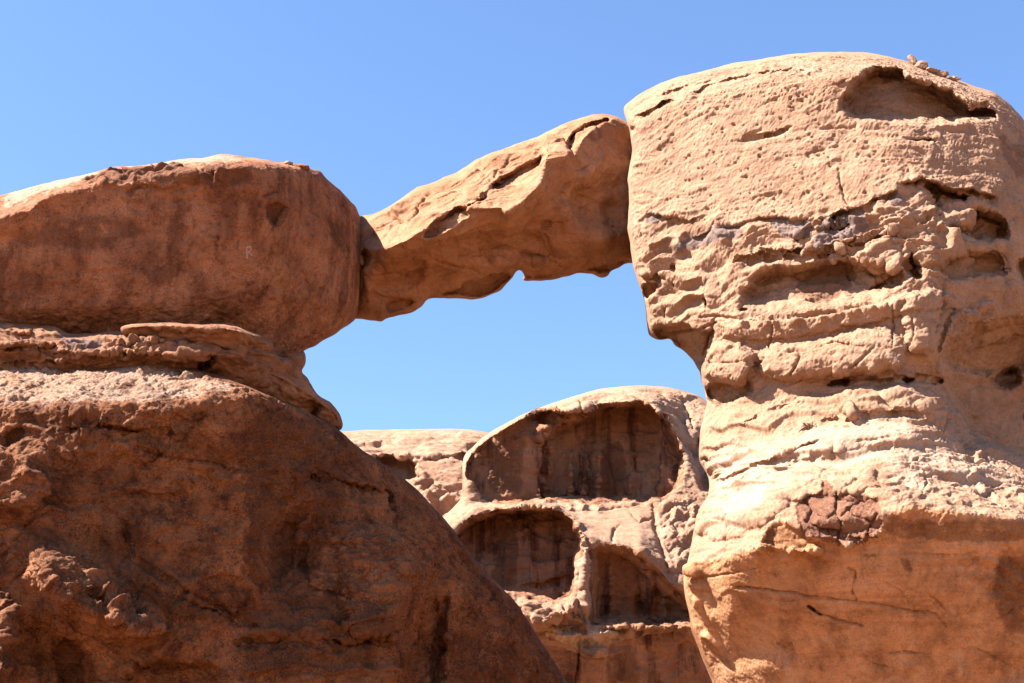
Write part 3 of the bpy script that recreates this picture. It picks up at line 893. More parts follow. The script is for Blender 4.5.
# ------------------------------------------------------------------ right pillar
right = thing('sandstone_pillar', 'tall sunlit salmon rock pillar on the right with hollow near its top', 'rock pillar', (10, 54, 0))
pl_out = [(623, 107), (626, 104.6), (637.6, 95), (656, 85), (676.5, 77), (701, 72), (730, 63.6), (758.6, 59.5), (791, 54), (820, 52), (834.5, 52), (865, 52), (884, 55.4), (896, 58.5), (908, 61.5),
          (926, 67), (941, 73), (961, 81), (978, 87), (994.5, 92), (1009, 103.6), (1024, 119), (1070, 190), (1110, 300), (1130, 480), (1140, 700), (1150, 1010), (775, 1010), (745, 790), (713, 683), (704, 664), (697, 643.5), (690.8, 631), (689.7, 615), (685.6, 600.5),
          (682.6, 578), (687.7, 561.5), (693, 535), (697, 512), (708, 496), (710, 483.6), (706, 471), (698, 461), (700, 432), (704, 413), (708, 404), (706, 398.7), (704, 387.4), (700.7, 380), (700.7, 371.6),
          (697.7, 369), (693.6, 361), (684, 350.5), (674, 346), (671, 338), (658.7, 341), (649.5, 336), (647.4, 332), (646, 312.6), (644.7, 299), (638.6, 284.6), (633.5, 268), (631.4, 258), (630, 241.5), (627, 229), (629, 206.7), (629, 186), (627, 180),
          (632.4, 152), (631.4, 144.6), (630, 132), (627, 122), (624, 113)]
pl_lines = [
    [(615, 111, 56.5), (626, 103, 56), (656, 84, 55.6), (701, 71, 55.2), (758, 58, 54.8), (820, 51, 54.6), (884, 54, 54.4), (908, 60, 54.4), (961, 79, 54.4), (994, 91, 54.5), (1024, 118, 55), (1160, 329, 58), (1290, 480, 62)],
    [(615, 125, 55), (640, 113, 53.8), (660, 106, 53.2), (701, 93, 52.4), (760, 80, 51.4), (820, 75, 50.7), (884, 74, 50.2), (908, 80, 50.2), (961, 100, 50.6), (994, 112, 51.2), (1024, 140, 52.4), (1160, 350, 56), (1290, 500, 60)],
    [(615, 245, 54.6), (640, 262, 53.2), (690, 237, 52.0), (745, 224, 50.8), (810, 220, 49.8), (855, 206, 49.2), (895, 190, 48.9), (930, 184, 49.0), (1000, 195, 49.8), (1024, 205, 50.6), (1160, 380, 55), (1290, 520, 59)],
    [(615, 320, 54.8), (645, 325, 54.0), (690, 325, 52.3), (735, 313, 50.8), (800, 312, 49.7), (850, 300, 49.0), (890, 290, 48.5), (930, 283, 48.4), (960, 282, 48.8), (1000, 285, 49.6), (1024, 290, 50.5), (1160, 420, 54), (1290, 540, 58)],
    [(615, 340, 55.5), (650, 338, 54.3), (690, 345, 52.8), (740, 345, 50.8), (800, 345, 49.7), (850, 340, 49.0), (900, 345, 48.5), (932, 356, 48.5), (950, 342, 48.9), (975, 326, 49.7), (1000, 316, 50.2), (1024, 312, 50.9), (1160, 430, 54), (1290, 545, 58)],
    [(615, 374, 57), (697, 370, 54.5), (705, 398, 53), (740, 390, 50.8), (800, 386, 49.6), (850, 380, 49.0), (900, 378, 48.6), (935, 374, 49.4), (950, 380, 51.2), (980, 386, 52.6), (1024, 392, 53.6), (1160, 450, 55), (1290, 560, 57)],
    [(615, 412, 56.5), (700, 421, 53.2), (760, 407, 50.2), (850, 392, 48.9), (914, 381, 48.8), (935, 383, 49.8), (945, 392, 51.2), (960, 408, 52.2), (968, 424, 52.2), (984, 440, 52.4), (1024, 458, 52.8), (1160, 515, 54), (1290, 595, 57)],
    [(615, 416, 56), (700, 425, 52.8), (720, 415, 51.3), (760, 410, 50.0), (800, 402, 49.3), (850, 395, 48.7), (900, 385, 48.5), (914, 383, 48.6), (941, 393, 49.4), (958, 411, 49.8), (966, 430, 49.4), (984, 444, 49.4), (1024, 463, 49.4), (1160, 520, 50), (1290, 600, 54)],
    [(615, 480, 54), (700, 490, 50.6), (760, 470, 48.0), (830, 455, 47.0), (900, 450, 46.4), (960, 465, 46.6), (1024, 490, 47.2), (1160, 560, 49), (1290, 640, 52)],
    [(615, 575, 51.5), (687, 562, 48.6), (728, 557, 46.4), (758, 545, 45.2), (770, 528, 45.2), (790, 528, 44.8), (830, 520, 44.3), (882, 513, 43.8), (916, 506, 43.8), (945, 511, 43.7), (1024, 519, 44.2), (1160, 590, 47), (1290, 680, 50)],
    [(615, 640, 53), (688, 620, 50.2), (730, 612, 47.6), (800, 602, 46.2), (880, 600, 45.6), (960, 600, 45.5), (1024, 605, 46), (1160, 660, 48), (1290, 740, 51)],
    [(615, 720, 55), (713, 692, 51.8), (760, 690, 49.4), (800, 690, 48.4), (880, 690, 47.7), (1024, 690, 47.8), (1160, 720, 49.5), (1290, 780, 52)],
    [(615, 1010, 60), (775, 1010, 53), (1024, 1010, 51), (1290, 1010, 53)],
]
pl = Sheet(pl_out, pl_lines, rim=(9, 0.8), blur=3.2, rough=0.7, seed=7)
# cap: rim layers, hollow, pits
pl.ledge([(632, 118), (650, 108), (668, 99), (680, 99)], 0.8, 9, 4)
pl.ledge([(655, 97), (690, 85), (716, 78)], 0.6, 7, 4)
pl.ledge([(690, 92), (716, 82), (740, 76), (770, 70), (795, 67), (812, 74)], 0.8, 9, 5)
pl.ledge([(785, 74), (800, 72), (816, 78)], 0.4, 6, 4)
pl.ledge([(760, 60), (800, 56), (830, 58)], 0.35, 6, 3)
pl.ledge([(825, 82), (838, 82), (850, 76)], 0.25, 5, 3)
pl.gouge([(836, 108), (842, 96), (852, 80), (868, 66), (884, 64), (900, 66), (912, 75), (935, 82), (955, 92), (970, 102), (985, 104), (996, 110), (998, 120), (985, 122), (960, 122), (955, 127), (925, 126), (890, 124), (852, 122)], 3.3, 9, 1.0, 0.9)
pl.crack([(850, 105), (880, 106), (905, 112), (925, 116)], 1.3, 0.35)
pl.crack([(965, 100), (985, 106), (997, 118)], 1.4, 0.5)
pl.crack([(760, 130), (745, 138), (755, 136), (775, 135), (790, 128)], 2.2, 0.35)
pl.crack([(733, 142), (755, 138), (775, 134), (792, 126)], 1.6, 0.3)
pl.crack([(816, 128), (835, 127), (858, 127)], 1.6, 0.3)
pl.crack([(812, 152), (826, 148)], 1.3, 0.35)
pl.crack([(838, 170), (843, 196), (850, 205)], 1.2, 0.3)
pl.gouge([(629, 127), (636, 126), (635, 132), (630, 134)], 0.5, 2)
pl.gouge([(902, 138), (920, 136), (936, 140), (938, 147), (925, 142), (906, 143)], 0.5, 2)
pl.pits([(700, 95), (800, 85), (850, 120), (845, 150), (760, 150), (680, 150), (650, 150), (660, 120)], 110, (0.4, 1.1), (0.04, 0.16), 1.9, 1)
pl.pits([(800, 130), (860, 135), (900, 150), (880, 165), (810, 165)], 70, (0.4, 1.2), (0.04, 0.18), 2.1, 2)
pl.pits([(632, 150), (700, 150), (900, 160), (880, 200), (740, 218), (640, 240)], 130, (0.6, 1.3), (0.05, 0.18), 1.4, 3)
pl.pits([(780, 88), (815, 88), (815, 110), (780, 110)], 30, (0.5, 1.3), (0.06, 0.2), 1.5, 4)
# weathered band: ragged lip, plates, hollows
pl.ledge([(636, 222), (650, 214), (690, 218), (708, 214)], 0.35, 30, 5)
pl.ledge([(690, 238), (715, 228), (745, 222), (760, 216), (790, 217), (812, 220)], 0.45, 9, 5)
pl.ledge([(815, 222), (835, 214), (862, 206), (880, 196), (900, 188)], 0.6, 12, 5)
pl.ledge([(895, 184), (915, 178), (930, 179), (950, 186), (985, 192), (1000, 196)], 0.7, 18, 5)
pl.ledge([(755, 248), (790, 250), (830, 244), (868, 234)], 0.6, 8, 6)
pl.ledge([(790, 236), (815, 228), (850, 222)], 0.35, 7, 4)
pl.gouge([(922, 184), (932, 180), (950, 190), (975, 196), (968, 204), (950, 210), (936, 208), (926, 198)], 1.4, 5)
pl.gouge([(946, 226), (965, 222), (972, 205), (984, 205), (1002, 213), (1012, 228), (1010, 242), (995, 244), (968, 243), (955, 236)], 1.7, 7)
pl.gouge([(938, 275), (940, 262), (955, 252), (975, 248), (1000, 252), (1008, 260), (1006, 278), (980, 280), (955, 279)], 1.2, 5, 1, 0.6)
pl.gouge([(1012, 262), (1024, 254), (1040, 262), (1040, 290), (1022, 286)], 1.5, 5)
pl.gouge([(903, 260), (912, 250), (922, 262), (925, 278), (914, 282), (905, 275)], 1.2, 4)
pl.gouge([(866, 292), (872, 284), (890, 276), (906, 264), (908, 285), (885, 292)], 0.8, 5)
pl.gouge([(738, 302), (744, 285), (756, 270), (775, 264), (800, 264), (830, 257), (852, 258), (880, 262), (903, 266), (900, 284), (880, 298), (840, 308), (800, 313), (752, 314), (738, 311)], 1.6, 13, 1, 0.35, 4)
pl.ledge([(730, 262), (760, 252), (800, 256), (835, 248), (870, 238), (900, 228)], 0.5, 16, 7)
pl.ledge([(735, 317), (790, 317), (840, 311), (880, 301), (920, 290)], -0.5, 10, 4, 0)
pl.rubble([(780, 268), (856, 258), (862, 285), (830, 308), (785, 310)], 0.0, 0.3, 1.1, 8, 'facet')
pl.gouge([(746, 287), (752, 286), (753, 291), (748, 293)], 0.8, 2)
pl.gouge([(738, 311), (742, 308), (749, 309), (748, 313)], 0.7, 2)
pl.gouge([(670, 266), (673, 264), (674, 272), (671, 274)], 0.5, 1.6)
pl.gouge([(671, 281), (676, 280), (676, 287), (672, 288)], 0.5, 1.6)
pl.gouge([(640, 284), (655, 282), (657, 292), (650, 300), (643, 298)], 0.9, 3)
pl.gouge([(662, 306), (668, 304), (669, 312), (664, 320), (662, 318)], 0.8, 2)
pl.gouge([(705, 282), (710, 280), (711, 295), (706, 315), (704, 308)], 0.7, 2.5)
pl.ledge([(636, 276), (655, 272), (670, 276)], 0.4, 8, 5)
pl.rubble([(632, 245), (690, 225), (760, 215), (800, 220), (900, 185), (1000, 195), (1030, 290), (930, 280), (860, 290), (860, 262), (760, 262), (720, 320), (650, 330)], 0.0, 0.40, 0.9, 10, 'facet', 1, (1, 1, 1.6))
pl.rubble([(700, 235), (760, 222), (870, 200), (950, 190), (950, 250), (870, 270), (760, 250)], 0.0, 0.16, 2.4, 8, 'facet', 1, (1, 1, 2))
# hanging lobe and its underside
pl.gouge([(650, 330), (664, 322), (684, 322), (700, 332), (718, 326), (712, 350), (700, 372), (680, 352), (672, 340), (660, 342)], 1.6, 5, 0.6, 1.0)
pl.crack([(662, 338), (668, 334), (700, 330), (718, 322)], 1.5, 0.4)
pl.crack([(716, 318), (708, 345), (702, 368)], 2, 0.5)
# middle block: plump lobes and rolls
pl.gouge([(701, 374), (710, 346), (733, 341), (757, 351), (754, 378), (737, 385), (715, 382)], -1.0, 14, 1, 1, 2, True)
pl.gouge([(760, 346), (800, 344), (880, 324), (908, 342), (902, 373), (850, 375), (790, 381), (758, 377)], -0.8, 18, 0.6, 1.1, 3, True)
pl.gouge([(720, 319), (800, 318), (880, 303), (930, 287), (934, 302), (880, 322), (800, 338), (725, 341)], -0.4, 12, 1, 0.8, 3, True)
pl.gouge([(900, 300), (944, 284), (945, 320), (932, 358), (905, 350)], -0.6, 14, 0.7, 1, 3, True)
pl.gouge([(828, 402), (850, 388), (880, 384), (915, 384), (942, 396), (932, 414), (880, 412), (845, 416)], -0.4, 10, 1, 1, 3, True)
pl.gouge([(700, 474), (760, 440), (820, 425), (900, 420), (952, 430), (905, 442), (820, 454), (740, 484)], -0.3, 13, 1, 1, 4, True)
pl.gouge([(692, 530), (740, 496), (800, 478), (870, 470), (880, 490), (800, 496), (780, 514), (720, 545)], -0.35, 13, 1, 1, 4, True)
pl.ledge([(700, 372), (716, 376), (724, 380), (736, 384), (750, 378)], 0.3, 6, 4)
pl.gouge([(702, 388), (712, 382), (726, 380), (736, 384), (750, 378), (756, 386), (748, 396), (732, 404), (722, 409), (708, 402)], 1.4, 4)
pl.crack([(770, 320), (772, 335), (766, 352)], 1.3, 0.3)
pl.crack([(800, 350), (792, 372), (789, 378)], 1.5, 0.5)
pl.crack([(786, 352), (794, 348), (806, 350)], 1.6, 0.4)
pl.crack([(702, 362), (730, 363), (760, 358)], 1.0, 0.15)
pl.crack([(746, 384), (756, 366), (764, 352)], 1.6, 0.4)
pl.crack([(848, 372), (862, 358), (875, 346)], 1.3, 0.35)
pl.crack([(892, 300), (894, 325), (893, 345)], 1.3, 0.35)
pl.crack([(912, 312), (913, 335), (908, 352)], 1.0, 0.3)
pl.crack([(946, 280), (944, 310), (938, 335)], 1.5, 0.5)
pl.crack([(954, 310), (944, 328), (936, 362)], 1.8, 0.5)
pl.crack([(920, 311), (945, 308), (975, 313)], 1.3, 0.25)
pl.crack([(700, 318), (715, 316), (735, 318), (780, 318), (830, 312), (880, 302)], 1.5, 0.4)
pl.ledge([(832, 324), (846, 322), (856, 326)], 0.3, 10, 4)
pl.ledge([(815, 346), (840, 342), (870, 346)], 0.2, 8, 5)
pl.rubble([(955, 310), (985, 302), (1000, 306), (990, 325), (965, 335), (948, 342), (940, 335)], 0.3, 0.4, 1.6, 5)
pl.gouge([(936, 360), (945, 345), (975, 325), (1000, 318), (1050, 310), (1060, 360), (1020, 378), (980, 380), (945, 370)], 1.0, 10)
pl.gouge([(986, 380), (1000, 370), (1012, 362), (1022, 372), (1024, 384), (1012, 392), (1000, 392)], 1.4, 5)
pl.gouge([(1020, 420), (1024, 410), (1050, 405), (1050, 450), (1024, 440)], 1.5, 4)
pl.gouge([(930, 384), (936, 376), (944, 378), (943, 386)], 0.8, 2)
pl.gouge([(899, 380), (904, 377), (914, 378), (912, 384), (902, 385)], 0.9, 2)
pl.gouge([(826, 384), (836, 378), (848, 376), (852, 382), (848, 388), (828, 387)], 0.8, 2.5)
pl.ledge([(824, 380), (850, 376), (880, 378), (905, 374), (935, 376)], 0.6, 10, 5)
# lower slope: bedding steps running up to the right, hummocks at its head
for pts, h in (([(738, 428), (760, 412), (790, 404), (812, 398)], 0.3), ([(712, 482), (740, 470), (770, 458), (800, 446), (822, 438)], 0.45),
               ([(796, 430), (830, 416), (856, 420), (880, 428)], 0.3)):
    pl.ledge(pts, h * 0.5, 14, 9, 0.7)
SLOPE = [(690, 420), (760, 400), (850, 386), (914, 383), (960, 420), (1060, 470), (1060, 515), (945, 508), (880, 497), (800, 496), (770, 525), (690, 556)]
pl.rubble(SLOPE, 0.0, 0.22, 1.0, 18, 'strata')
pl.rubble(SLOPE, 0.0, 0.14, 0.5, 14, 'facet')
pl.rubble(SLOPE, 0.0, 0.22, 0.5, 14, 'facet', 1, (0.35, 0.6, 1.6))
for pts in ([(728, 482), (740, 472), (752, 468)], [(800, 490), (818, 478), (832, 462)], [(842, 490), (852, 482), (868, 472)], [(908, 466), (922, 458), (940, 452)], [(854, 444), (862, 440), (896, 436)], [(922, 494), (928, 480), (922, 470)],
            [(735, 520), (748, 515), (770, 512)], [(700, 522), (725, 524), (745, 520)], [(725, 545), (728, 525), (740, 505)], [(848, 488), (860, 478)]):
    pl.crack(pts, 1.1, 0.2)
pl.rubble([(836, 408), (850, 390), (880, 384), (915, 384), (940, 395), (955, 420), (940, 432), (900, 415), (870, 425), (845, 420)], 0.2, 0.45, 0.9, 7, 'facet')
pl.rubble([(880, 450), (960, 440), (1030, 470), (1030, 520), (940, 512), (870, 510), (860, 480)], 0.0, 0.10, 1.8, 10, 'facet', 1, (1, 1, 2.2))
pl.rubble([(950, 420), (966, 430), (985, 444), (1005, 470), (980, 470), (958, 440)], 0.2, 0.5, 1.2, 6)
pl.ledge([(690, 436), (698, 440), (706, 462)], 0.3, 8, 4)
pl.gouge([(696, 462), (702, 456), (712, 456), (713, 474), (710, 482), (703, 474)], 0.8, 3)
# cracked varnish plate under the brow
plate = [(820, 480.5), (832, 483.6), (836, 497), (845, 492), (870, 497), (880, 500), (884, 530), (861, 545), (830, 543), (814, 537), (803.5, 535), (791, 510), (803.5, 496), (822, 493)]
pl.gouge(plate, 0.14, 2, 1.0, 0.6, 2.0)
for pts in ([(836, 492), (836, 510), (828, 518), (812, 508), (804, 500)], [(836, 510), (841, 522), (840, 540)], [(806, 520), (820, 530), (840, 532)], [(841, 515), (852, 506), (862, 498)], [(848, 510), (862, 518), (872, 522)], [(864, 545), (868, 530), (878, 512)], [(836, 499), (870, 500)], [(812, 508), (806, 522)]):
    pl.crack(pts, 1.05, 0.42, False)
pl.rubble([(806, 528), (840, 536), (880, 526), (886, 534), (860, 548), (830, 546), (808, 540)], 0.3, 0.4, 2.2, 4)
pl.gouge([(758, 545), (768, 525), (783, 520), (793, 524), (812, 538), (800, 545), (770, 550)], 0.3, 5, 1, 0.4)
pl.rubble([(788, 549), (797, 545), (806, 549), (818, 546), (823, 551), (815, 558), (806, 555), (790, 557)], 0.75, 0.25, 2, 3)
pl.rubble([(752, 546), (766, 542), (782, 545), (782, 552), (760, 553)], 0.4, 0.4, 2, 4)
pl.calm([(670, 565), (760, 555), (880, 540), (1100, 530), (1320, 700), (1320, 1030), (680, 1030)], 0.45)
pl.calm([(700, 470), (760, 420), (850, 400), (950, 420), (1000, 480), (900, 500), (780, 515), (690, 555)], 0.7, 25)
pl.calm([(632, 120), (760, 85), (840, 110), (900, 150), (880, 190), (740, 212), (640, 220)], 0.7)
# undercut base: seams
for pts, w, dp in (([(735, 587), (755, 588), (775, 591), (795, 593), (812, 598)], 1.3, 0.5), ([(808, 606), (820, 614), (840, 621), (862, 627)], 1.4, 0.5), ([(815, 597), (850, 602), (880, 605), (910, 611), (935, 613), (946, 626)], 1.2, 0.4),
                   ([(848, 568), (856, 572), (852, 592), (857, 602)], 1.1, 0.4), ([(880, 580), (900, 590), (910, 604)], 1.3, 0.2), ([(925, 591), (938, 602), (948, 612)], 1.2, 0.3),
                   ([(888, 655), (900, 652), (924, 654)], 1.3, 0.5), ([(872, 664), (892, 668)], 1.1, 0.4), ([(965, 645), (985, 652), (1018, 670)], 1.2, 0.3), ([(905, 553), (940, 555), (980, 553)], 1.2, 0.3),
                   ([(995, 620), (1010, 612), (1030, 602)], 1.2, 0.3), ([(775, 575), (760, 568), (715, 576), (700, 578)], 1.2, 0.2), ([(825, 628), (840, 650), (850, 680)], 2.2, 0.2), ([(770, 605), (790, 640), (800, 690)], 2.4, 0.2),
                   ([(950, 590), (962, 620), (972, 650)], 2.4, 0.18), ([(870, 620), (880, 650), (886, 690)], 2.4, 0.15)):
    pl.crack(pts, min(w, 2.4) * 0.8, dp * 0.7, len(pts) < 4)
pl.gouge([(806, 604), (812, 605), (822, 614), (818, 616)], 0.6, 2)
pl.rubble([(686, 562), (700, 560), (712, 600), (722, 640), (728, 662), (712, 660), (698, 640), (690, 610)], 0.25, 0.45, 1.1, 7, 'facet')
pl.rubble([(940, 545), (1030, 540), (1030, 620), (1000, 625), (980, 600)], 0.0, 0.3, 1.2, 14)
for sw in ([(690, 690), (730, 650), (790, 640), (830, 690), (760, 740)], [(940, 690), (946, 655), (962, 642), (975, 660), (980, 700)], [(888, 660), (905, 655), (924, 660), (920, 675), (898, 676)], [(960, 700), (1000, 665), (1060, 670), (1060, 720)]):
    pl.gouge(sw, -0.3, 24, 1, 1, 3)
# stains, plus sunlit and shaded tones put into the colour
pl.paint('slate', [(670, 246), (690, 236), (720, 226), (742, 222), (744, 238), (720, 242), (690, 250), (676, 258)], 0.9, 3)
pl.paint('slate', [(642, 222), (652, 212), (664, 213), (660, 222), (650, 228)], 0.75, 3)
pl.paint('slate', [(768, 217), (790, 216), (815, 218), (816, 236), (796, 240), (782, 238), (770, 228)], 0.9, 3)
pl.paint('slate', [(815, 224), (840, 210), (868, 205), (870, 230), (850, 238), (835, 248), (815, 250), (800, 254), (770, 256), (815, 244)], 0.85, 3)
pl.paint('slate', [(884, 196), (902, 190), (905, 205), (892, 212)], 0.7, 3)
pl.paint('slate', [(945, 220), (962, 218), (965, 238), (955, 242)], 0.7, 3)
pl.paint('stain_shade', [(815, 262), (850, 258), (862, 275), (845, 300), (815, 306), (790, 300), (800, 275)], 0.75, 6)
pl.paint('stain_shade', [(930, 182), (970, 196), (985, 196), (950, 206)], 0.6, 4)
pl.paint('stain_shade', [(640, 220), (690, 215), (740, 212), (736, 226), (700, 240), (670, 262), (640, 268)], 0.4, 6)
pl.paint('stain_shade', [(750, 556), (765, 530), (783, 521), (800, 535), (806, 550)], 0.5, 4)  # shade beneath the brow painted in
pl.st['pale'] *= 1 - pl.soft_mask(plate, 2.0, 2.0)[1]
pl.paint('stain_shade', [(880, 510), (930, 516), (1040, 515), (1040, 545), (960, 548), (880, 540)], 0.55, 6)  # brown shade along the underside of the brow put into the colour
pl.paint('stain_shade', [(990, 555), (1040, 545), (1040, 640), (1005, 640), (985, 600)], 0.6, 8)
pl.paint('stain_shade', [(896, 556), (912, 556), (914, 575), (902, 575)], 0.6, 4)
pl.paint('stain_shade', [(860, 552), (880, 552), (880, 558), (860, 558)], 0.6, 2)
pl.paint('stain_shade', [(760, 635), (790, 632), (805, 650), (780, 655)], 0.45, 6)
pl.paint('stain_shade', [(970, 335), (1015, 332), (1020, 348), (980, 350)], 0.5, 5)
pl.paint('slate', [(740, 588), (800, 590), (815, 600), (790, 608), (745, 602)], 0.35, 8)
pl.paint('stain_shade', [(875, 70), (892, 68), (896, 82), (880, 88)], 0.8, 4)
pl.paint('stain_shade', [(1000, 128), (1040, 150), (1040, 190), (1010, 180), (990, 140)], 0.5, 6)
pl.paint('pale', [(680, 570), (690, 440), (715, 425), (800, 404), (850, 392), (914, 385), (960, 420), (1060, 470), (1060, 520), (1024, 517), (945, 509), (884, 511), (880, 497), (836, 495), (800, 496), (785, 518), (728, 555)], 0.56, 34, 10)  # pale slope; its overexposed sunlit brightness is put into the colour
pl.paint('pale', [(640, 105), (700, 75), (800, 55), (880, 58), (905, 66), (850, 76), (760, 80), (690, 98)], 0.4, 10, 4)
for pz in ([(950, 650), (965, 648), (972, 670), (955, 686)], [(778, 655), (790, 662), (812, 690), (780, 690)], [(880, 672), (905, 674), (930, 684), (880, 690)], [(893, 658), (915, 658), (916, 668), (896, 668)], [(836, 610), (846, 640), (842, 660), (832, 630)]):
    pl.paint('pale', pz, 0.42, 5, 5)
pl.paint('stain_shade', [(772, 596), (806, 594), (812, 604), (778, 606)], 0.4, 4)
pl.paint('stain_shade', [(858, 545), (866, 560), (870, 600), (862, 600)], 0.4, 4)
PL_N = [('fbm', (0.35, 0.35, 0.45), 0.20, 3), ('facet', (0.9, 0.9, 1.4), 0.09, 1), ('fbm', (0.6, 0.6, 5), 0.04, 3), ('strata', (0.5, 0.0), 0.055, 1), ('strata', (1.6, 0.05), 0.12, 1), ('facet', (3, 3, 4.5), 0.03, 1), ('fbm', (3.0, 3.0, 5), 0.04, 4), ('scour', (2.6, 5, 8), 0.045, 3)]
build(pl, True, right, 'cap_rock', [
    ('weathered_band', [(610, 240), (636, 222), (660, 214), (708, 214), (690, 238), (715, 228), (745, 222), (812, 220), (835, 214), (880, 196), (915, 178), (1000, 195), (1060, 200), (1300, 500), (1060, 300), (930, 283), (880, 300), (830, 312), (736, 316), (716, 325), (702, 368), (690, 375), (610, 330)]),
    ('middle_block', [(702, 368), (716, 325), (736, 316), (830, 312), (880, 300), (930, 283), (1060, 300), (1300, 500), (1300, 540), (1060, 460), (966, 430), (941, 393), (914, 383), (850, 388), (800, 398), (760, 408), (722, 411), (700, 405)]),
    ('undercut_base', [(670, 562), (687, 562), (728, 557), (758, 547), (768, 526), (783, 521), (812, 538), (840, 545), (862, 545), (884, 530), (884, 513), (916, 505), (945, 511), (1024, 519), (1160, 590), (1320, 690), (1320, 1030), (660, 1030)]),
    ('pale_slope', [(690, 405), (722, 411), (760, 408), (800, 398), (850, 388), (914, 383), (941, 393), (966, 430), (1060, 460), (1300, 540), (1300, 690), (1160, 590), (1024, 519), (945, 511), (916, 505), (884, 513), (880, 500), (836, 497), (803, 496), (791, 510), (783, 521), (768, 526), (758, 547), (728, 557), (687, 562), (670, 562)]),
    ('varnish_plate', plate),
], PL_N, tilt=lambda q: 0.13 + 0.42 * sstep(19.0, 15.0, q[:, 2]) * (1 - sstep(3.0, 12.0, q[:, 0])) , mats={'*': M_PILLAR, 'undercut_base': M_UNDER, 'varnish_plate': M_PLATE, 'pale_slope': M_PILLAR}, thick=16)

# ------------------------------------------------------------------ far cliff with alcoves
far = thing('domed_cliff', 'distant domed rock cliff with a big arched alcove, seen through the gap', 'rock cliff', (12, 108, 0))
far_out = [(440, 520), (454, 507), (463, 497), (462, 462), (466, 452.6), (487, 434), (523.5, 413.6), (555.6, 402), (597, 389), (633.6, 385), (670, 387), (698, 395), (707, 402), (760, 440), (830, 520), (880, 700), (900, 985), (330, 985), (360, 640), (420, 560)]
far_lines = [
    [(330, 470, 112), (450, 470, 111), (466, 452, 111), (487, 434, 113), (523, 413, 115), (555, 402, 116), (597, 389, 117), (633, 384, 117), (670, 386, 117), (707, 401, 116), (760, 440, 115), (900, 560, 116)],
    [(330, 490, 106), (450, 478, 105.5), (466, 470, 104.8), (478, 447, 104.8), (505, 427, 104.8), (537, 410, 105), (569, 410, 105.4), (597, 405, 106), (633, 401, 106), (656, 409, 106), (675, 430, 106.6), (686, 455, 106.6), (720, 480, 106.6), (900, 600, 108)],
    [(330, 520, 105.6), (450, 505, 105.6), (514, 503, 105.6), (588, 503, 105.4), (656, 502, 105.0), (684, 490, 104.8), (720, 500, 104.6), (900, 620, 106)],
    [(330, 545, 100.5), (450, 530, 100.5), (478, 512, 100.7), (523, 505.5, 101.0), (555, 508, 100.8), (580, 530, 100), (611, 542, 99.6), (640, 546, 99.6), (667, 570, 100), (684, 580, 100.4), (760, 600, 101), (900, 660, 103)],
    [(330, 626, 99.6), (450, 626, 99.6), (560, 628, 99.6), (684, 626, 100), (760, 650, 100.6), (900, 720, 102)],
    [(330, 645, 100.6), (560, 645, 100.8), (684, 645, 101.2), (900, 735, 103)],
    [(330, 720, 102), (560, 720, 102.2), (684, 720, 102.6), (900, 780, 104)],
    [(330, 985, 103), (900, 985, 104)],
]
fr = Sheet(far_out, far_lines, rim=(10, 1.6), blur=1.2, rough=0.6, seed=8)
ALC_UP = [(464, 466), (470, 455), (478, 446), (505, 426), (537, 410), (556, 409), (569, 412), (585, 410), (597, 404.4), (608, 403), (632, 400), (647, 402), (659, 411), (672, 426), (680, 440), (685, 455), (684, 474), (681, 486), (668, 500), (662, 503), (588, 503), (514, 503), (486, 503), (481, 500), (468, 484)]
fr.gouge(ALC_UP, 3.2, 3, 1, 1.0, 2.2)
fr.gouge([(585, 412), (608, 403), (632, 400), (647, 402), (659, 411), (664, 430), (662, 455), (664, 480), (660, 501), (656, 503), (546, 503), (541, 501), (538, 470), (540, 440), (548, 428), (560, 424)], 2.2, 8, 1, 0.8, 1.0)
ALC_LL = [(454, 529), (478, 513), (523, 506.5), (550, 507.5), (560, 511), (575, 521), (583, 540), (578, 560), (578, 585), (573, 597), (560, 604), (535, 600), (515, 593), (480, 590), (440, 560)]
fr.gouge(ALC_LL, 4.2, 3.5, 1, 0.6, 1.2)
ALC_LR = [(590, 552), (598, 546), (611, 543), (630, 547), (650, 560), (667, 578), (690, 598), (720, 610), (720, 628), (640, 627), (594, 627), (590, 624), (588, 590)]
fr.gouge(ALC_LR, 3.4, 15, 0.6, 1.2, 1.5)
for x, y0, y1, w, h in ((548, 425, 503, 5, -1.8), (570, 455, 503, 3, -1.8), (583, 458, 503, 4.5, -2.4), (598, 450, 503, 5, -2.6), (655, 460, 503, 4, -0.9), (630, 450, 502, 6, -0.6),
                        (610, 560, 626, 5, -0.8), (637, 560, 626, 3.5, 0.9), (650, 568, 626, 4, -0.9), (664, 585, 626, 4, -0.6), (530, 530, 592, 4, -0.4), (505, 530, 590, 4, -0.4)):
    fr.crack([(x, y0), (x + 1.5, (y0 + y1) / 2), (x, y1 + 4)], w, h)
fr.gouge([(535, 427), (541, 423), (555, 424), (550, 430), (542, 432), (540, 446), (536, 440)], -0.8, 3)
fr.rubble([(530, 410), (556, 408), (572, 414), (570, 424), (545, 426), (530, 424)], 0, 0.9, 0.8, 4)
fr.crack([(653, 505), (657, 535), (664, 556), (670, 576)], 2.0, 1.3)
fr.calm([(454, 504), (690, 500), (700, 560), (655, 560), (611, 543), (590, 548), (575, 520), (478, 514)], 0.35, 8)
fr.ledge([(520, 586), (545, 580), (576, 575)], 0.8, 8, 4)
fr.gouge([(514, 600), (535, 596), (560, 602), (575, 598), (580, 612), (560, 622), (540, 628), (522, 622)], -1.8, 5, 1, 1)
fr.rubble([(514, 600), (560, 602), (580, 605), (580, 625), (522, 626)], 0, 0.7, 0.5, 5)
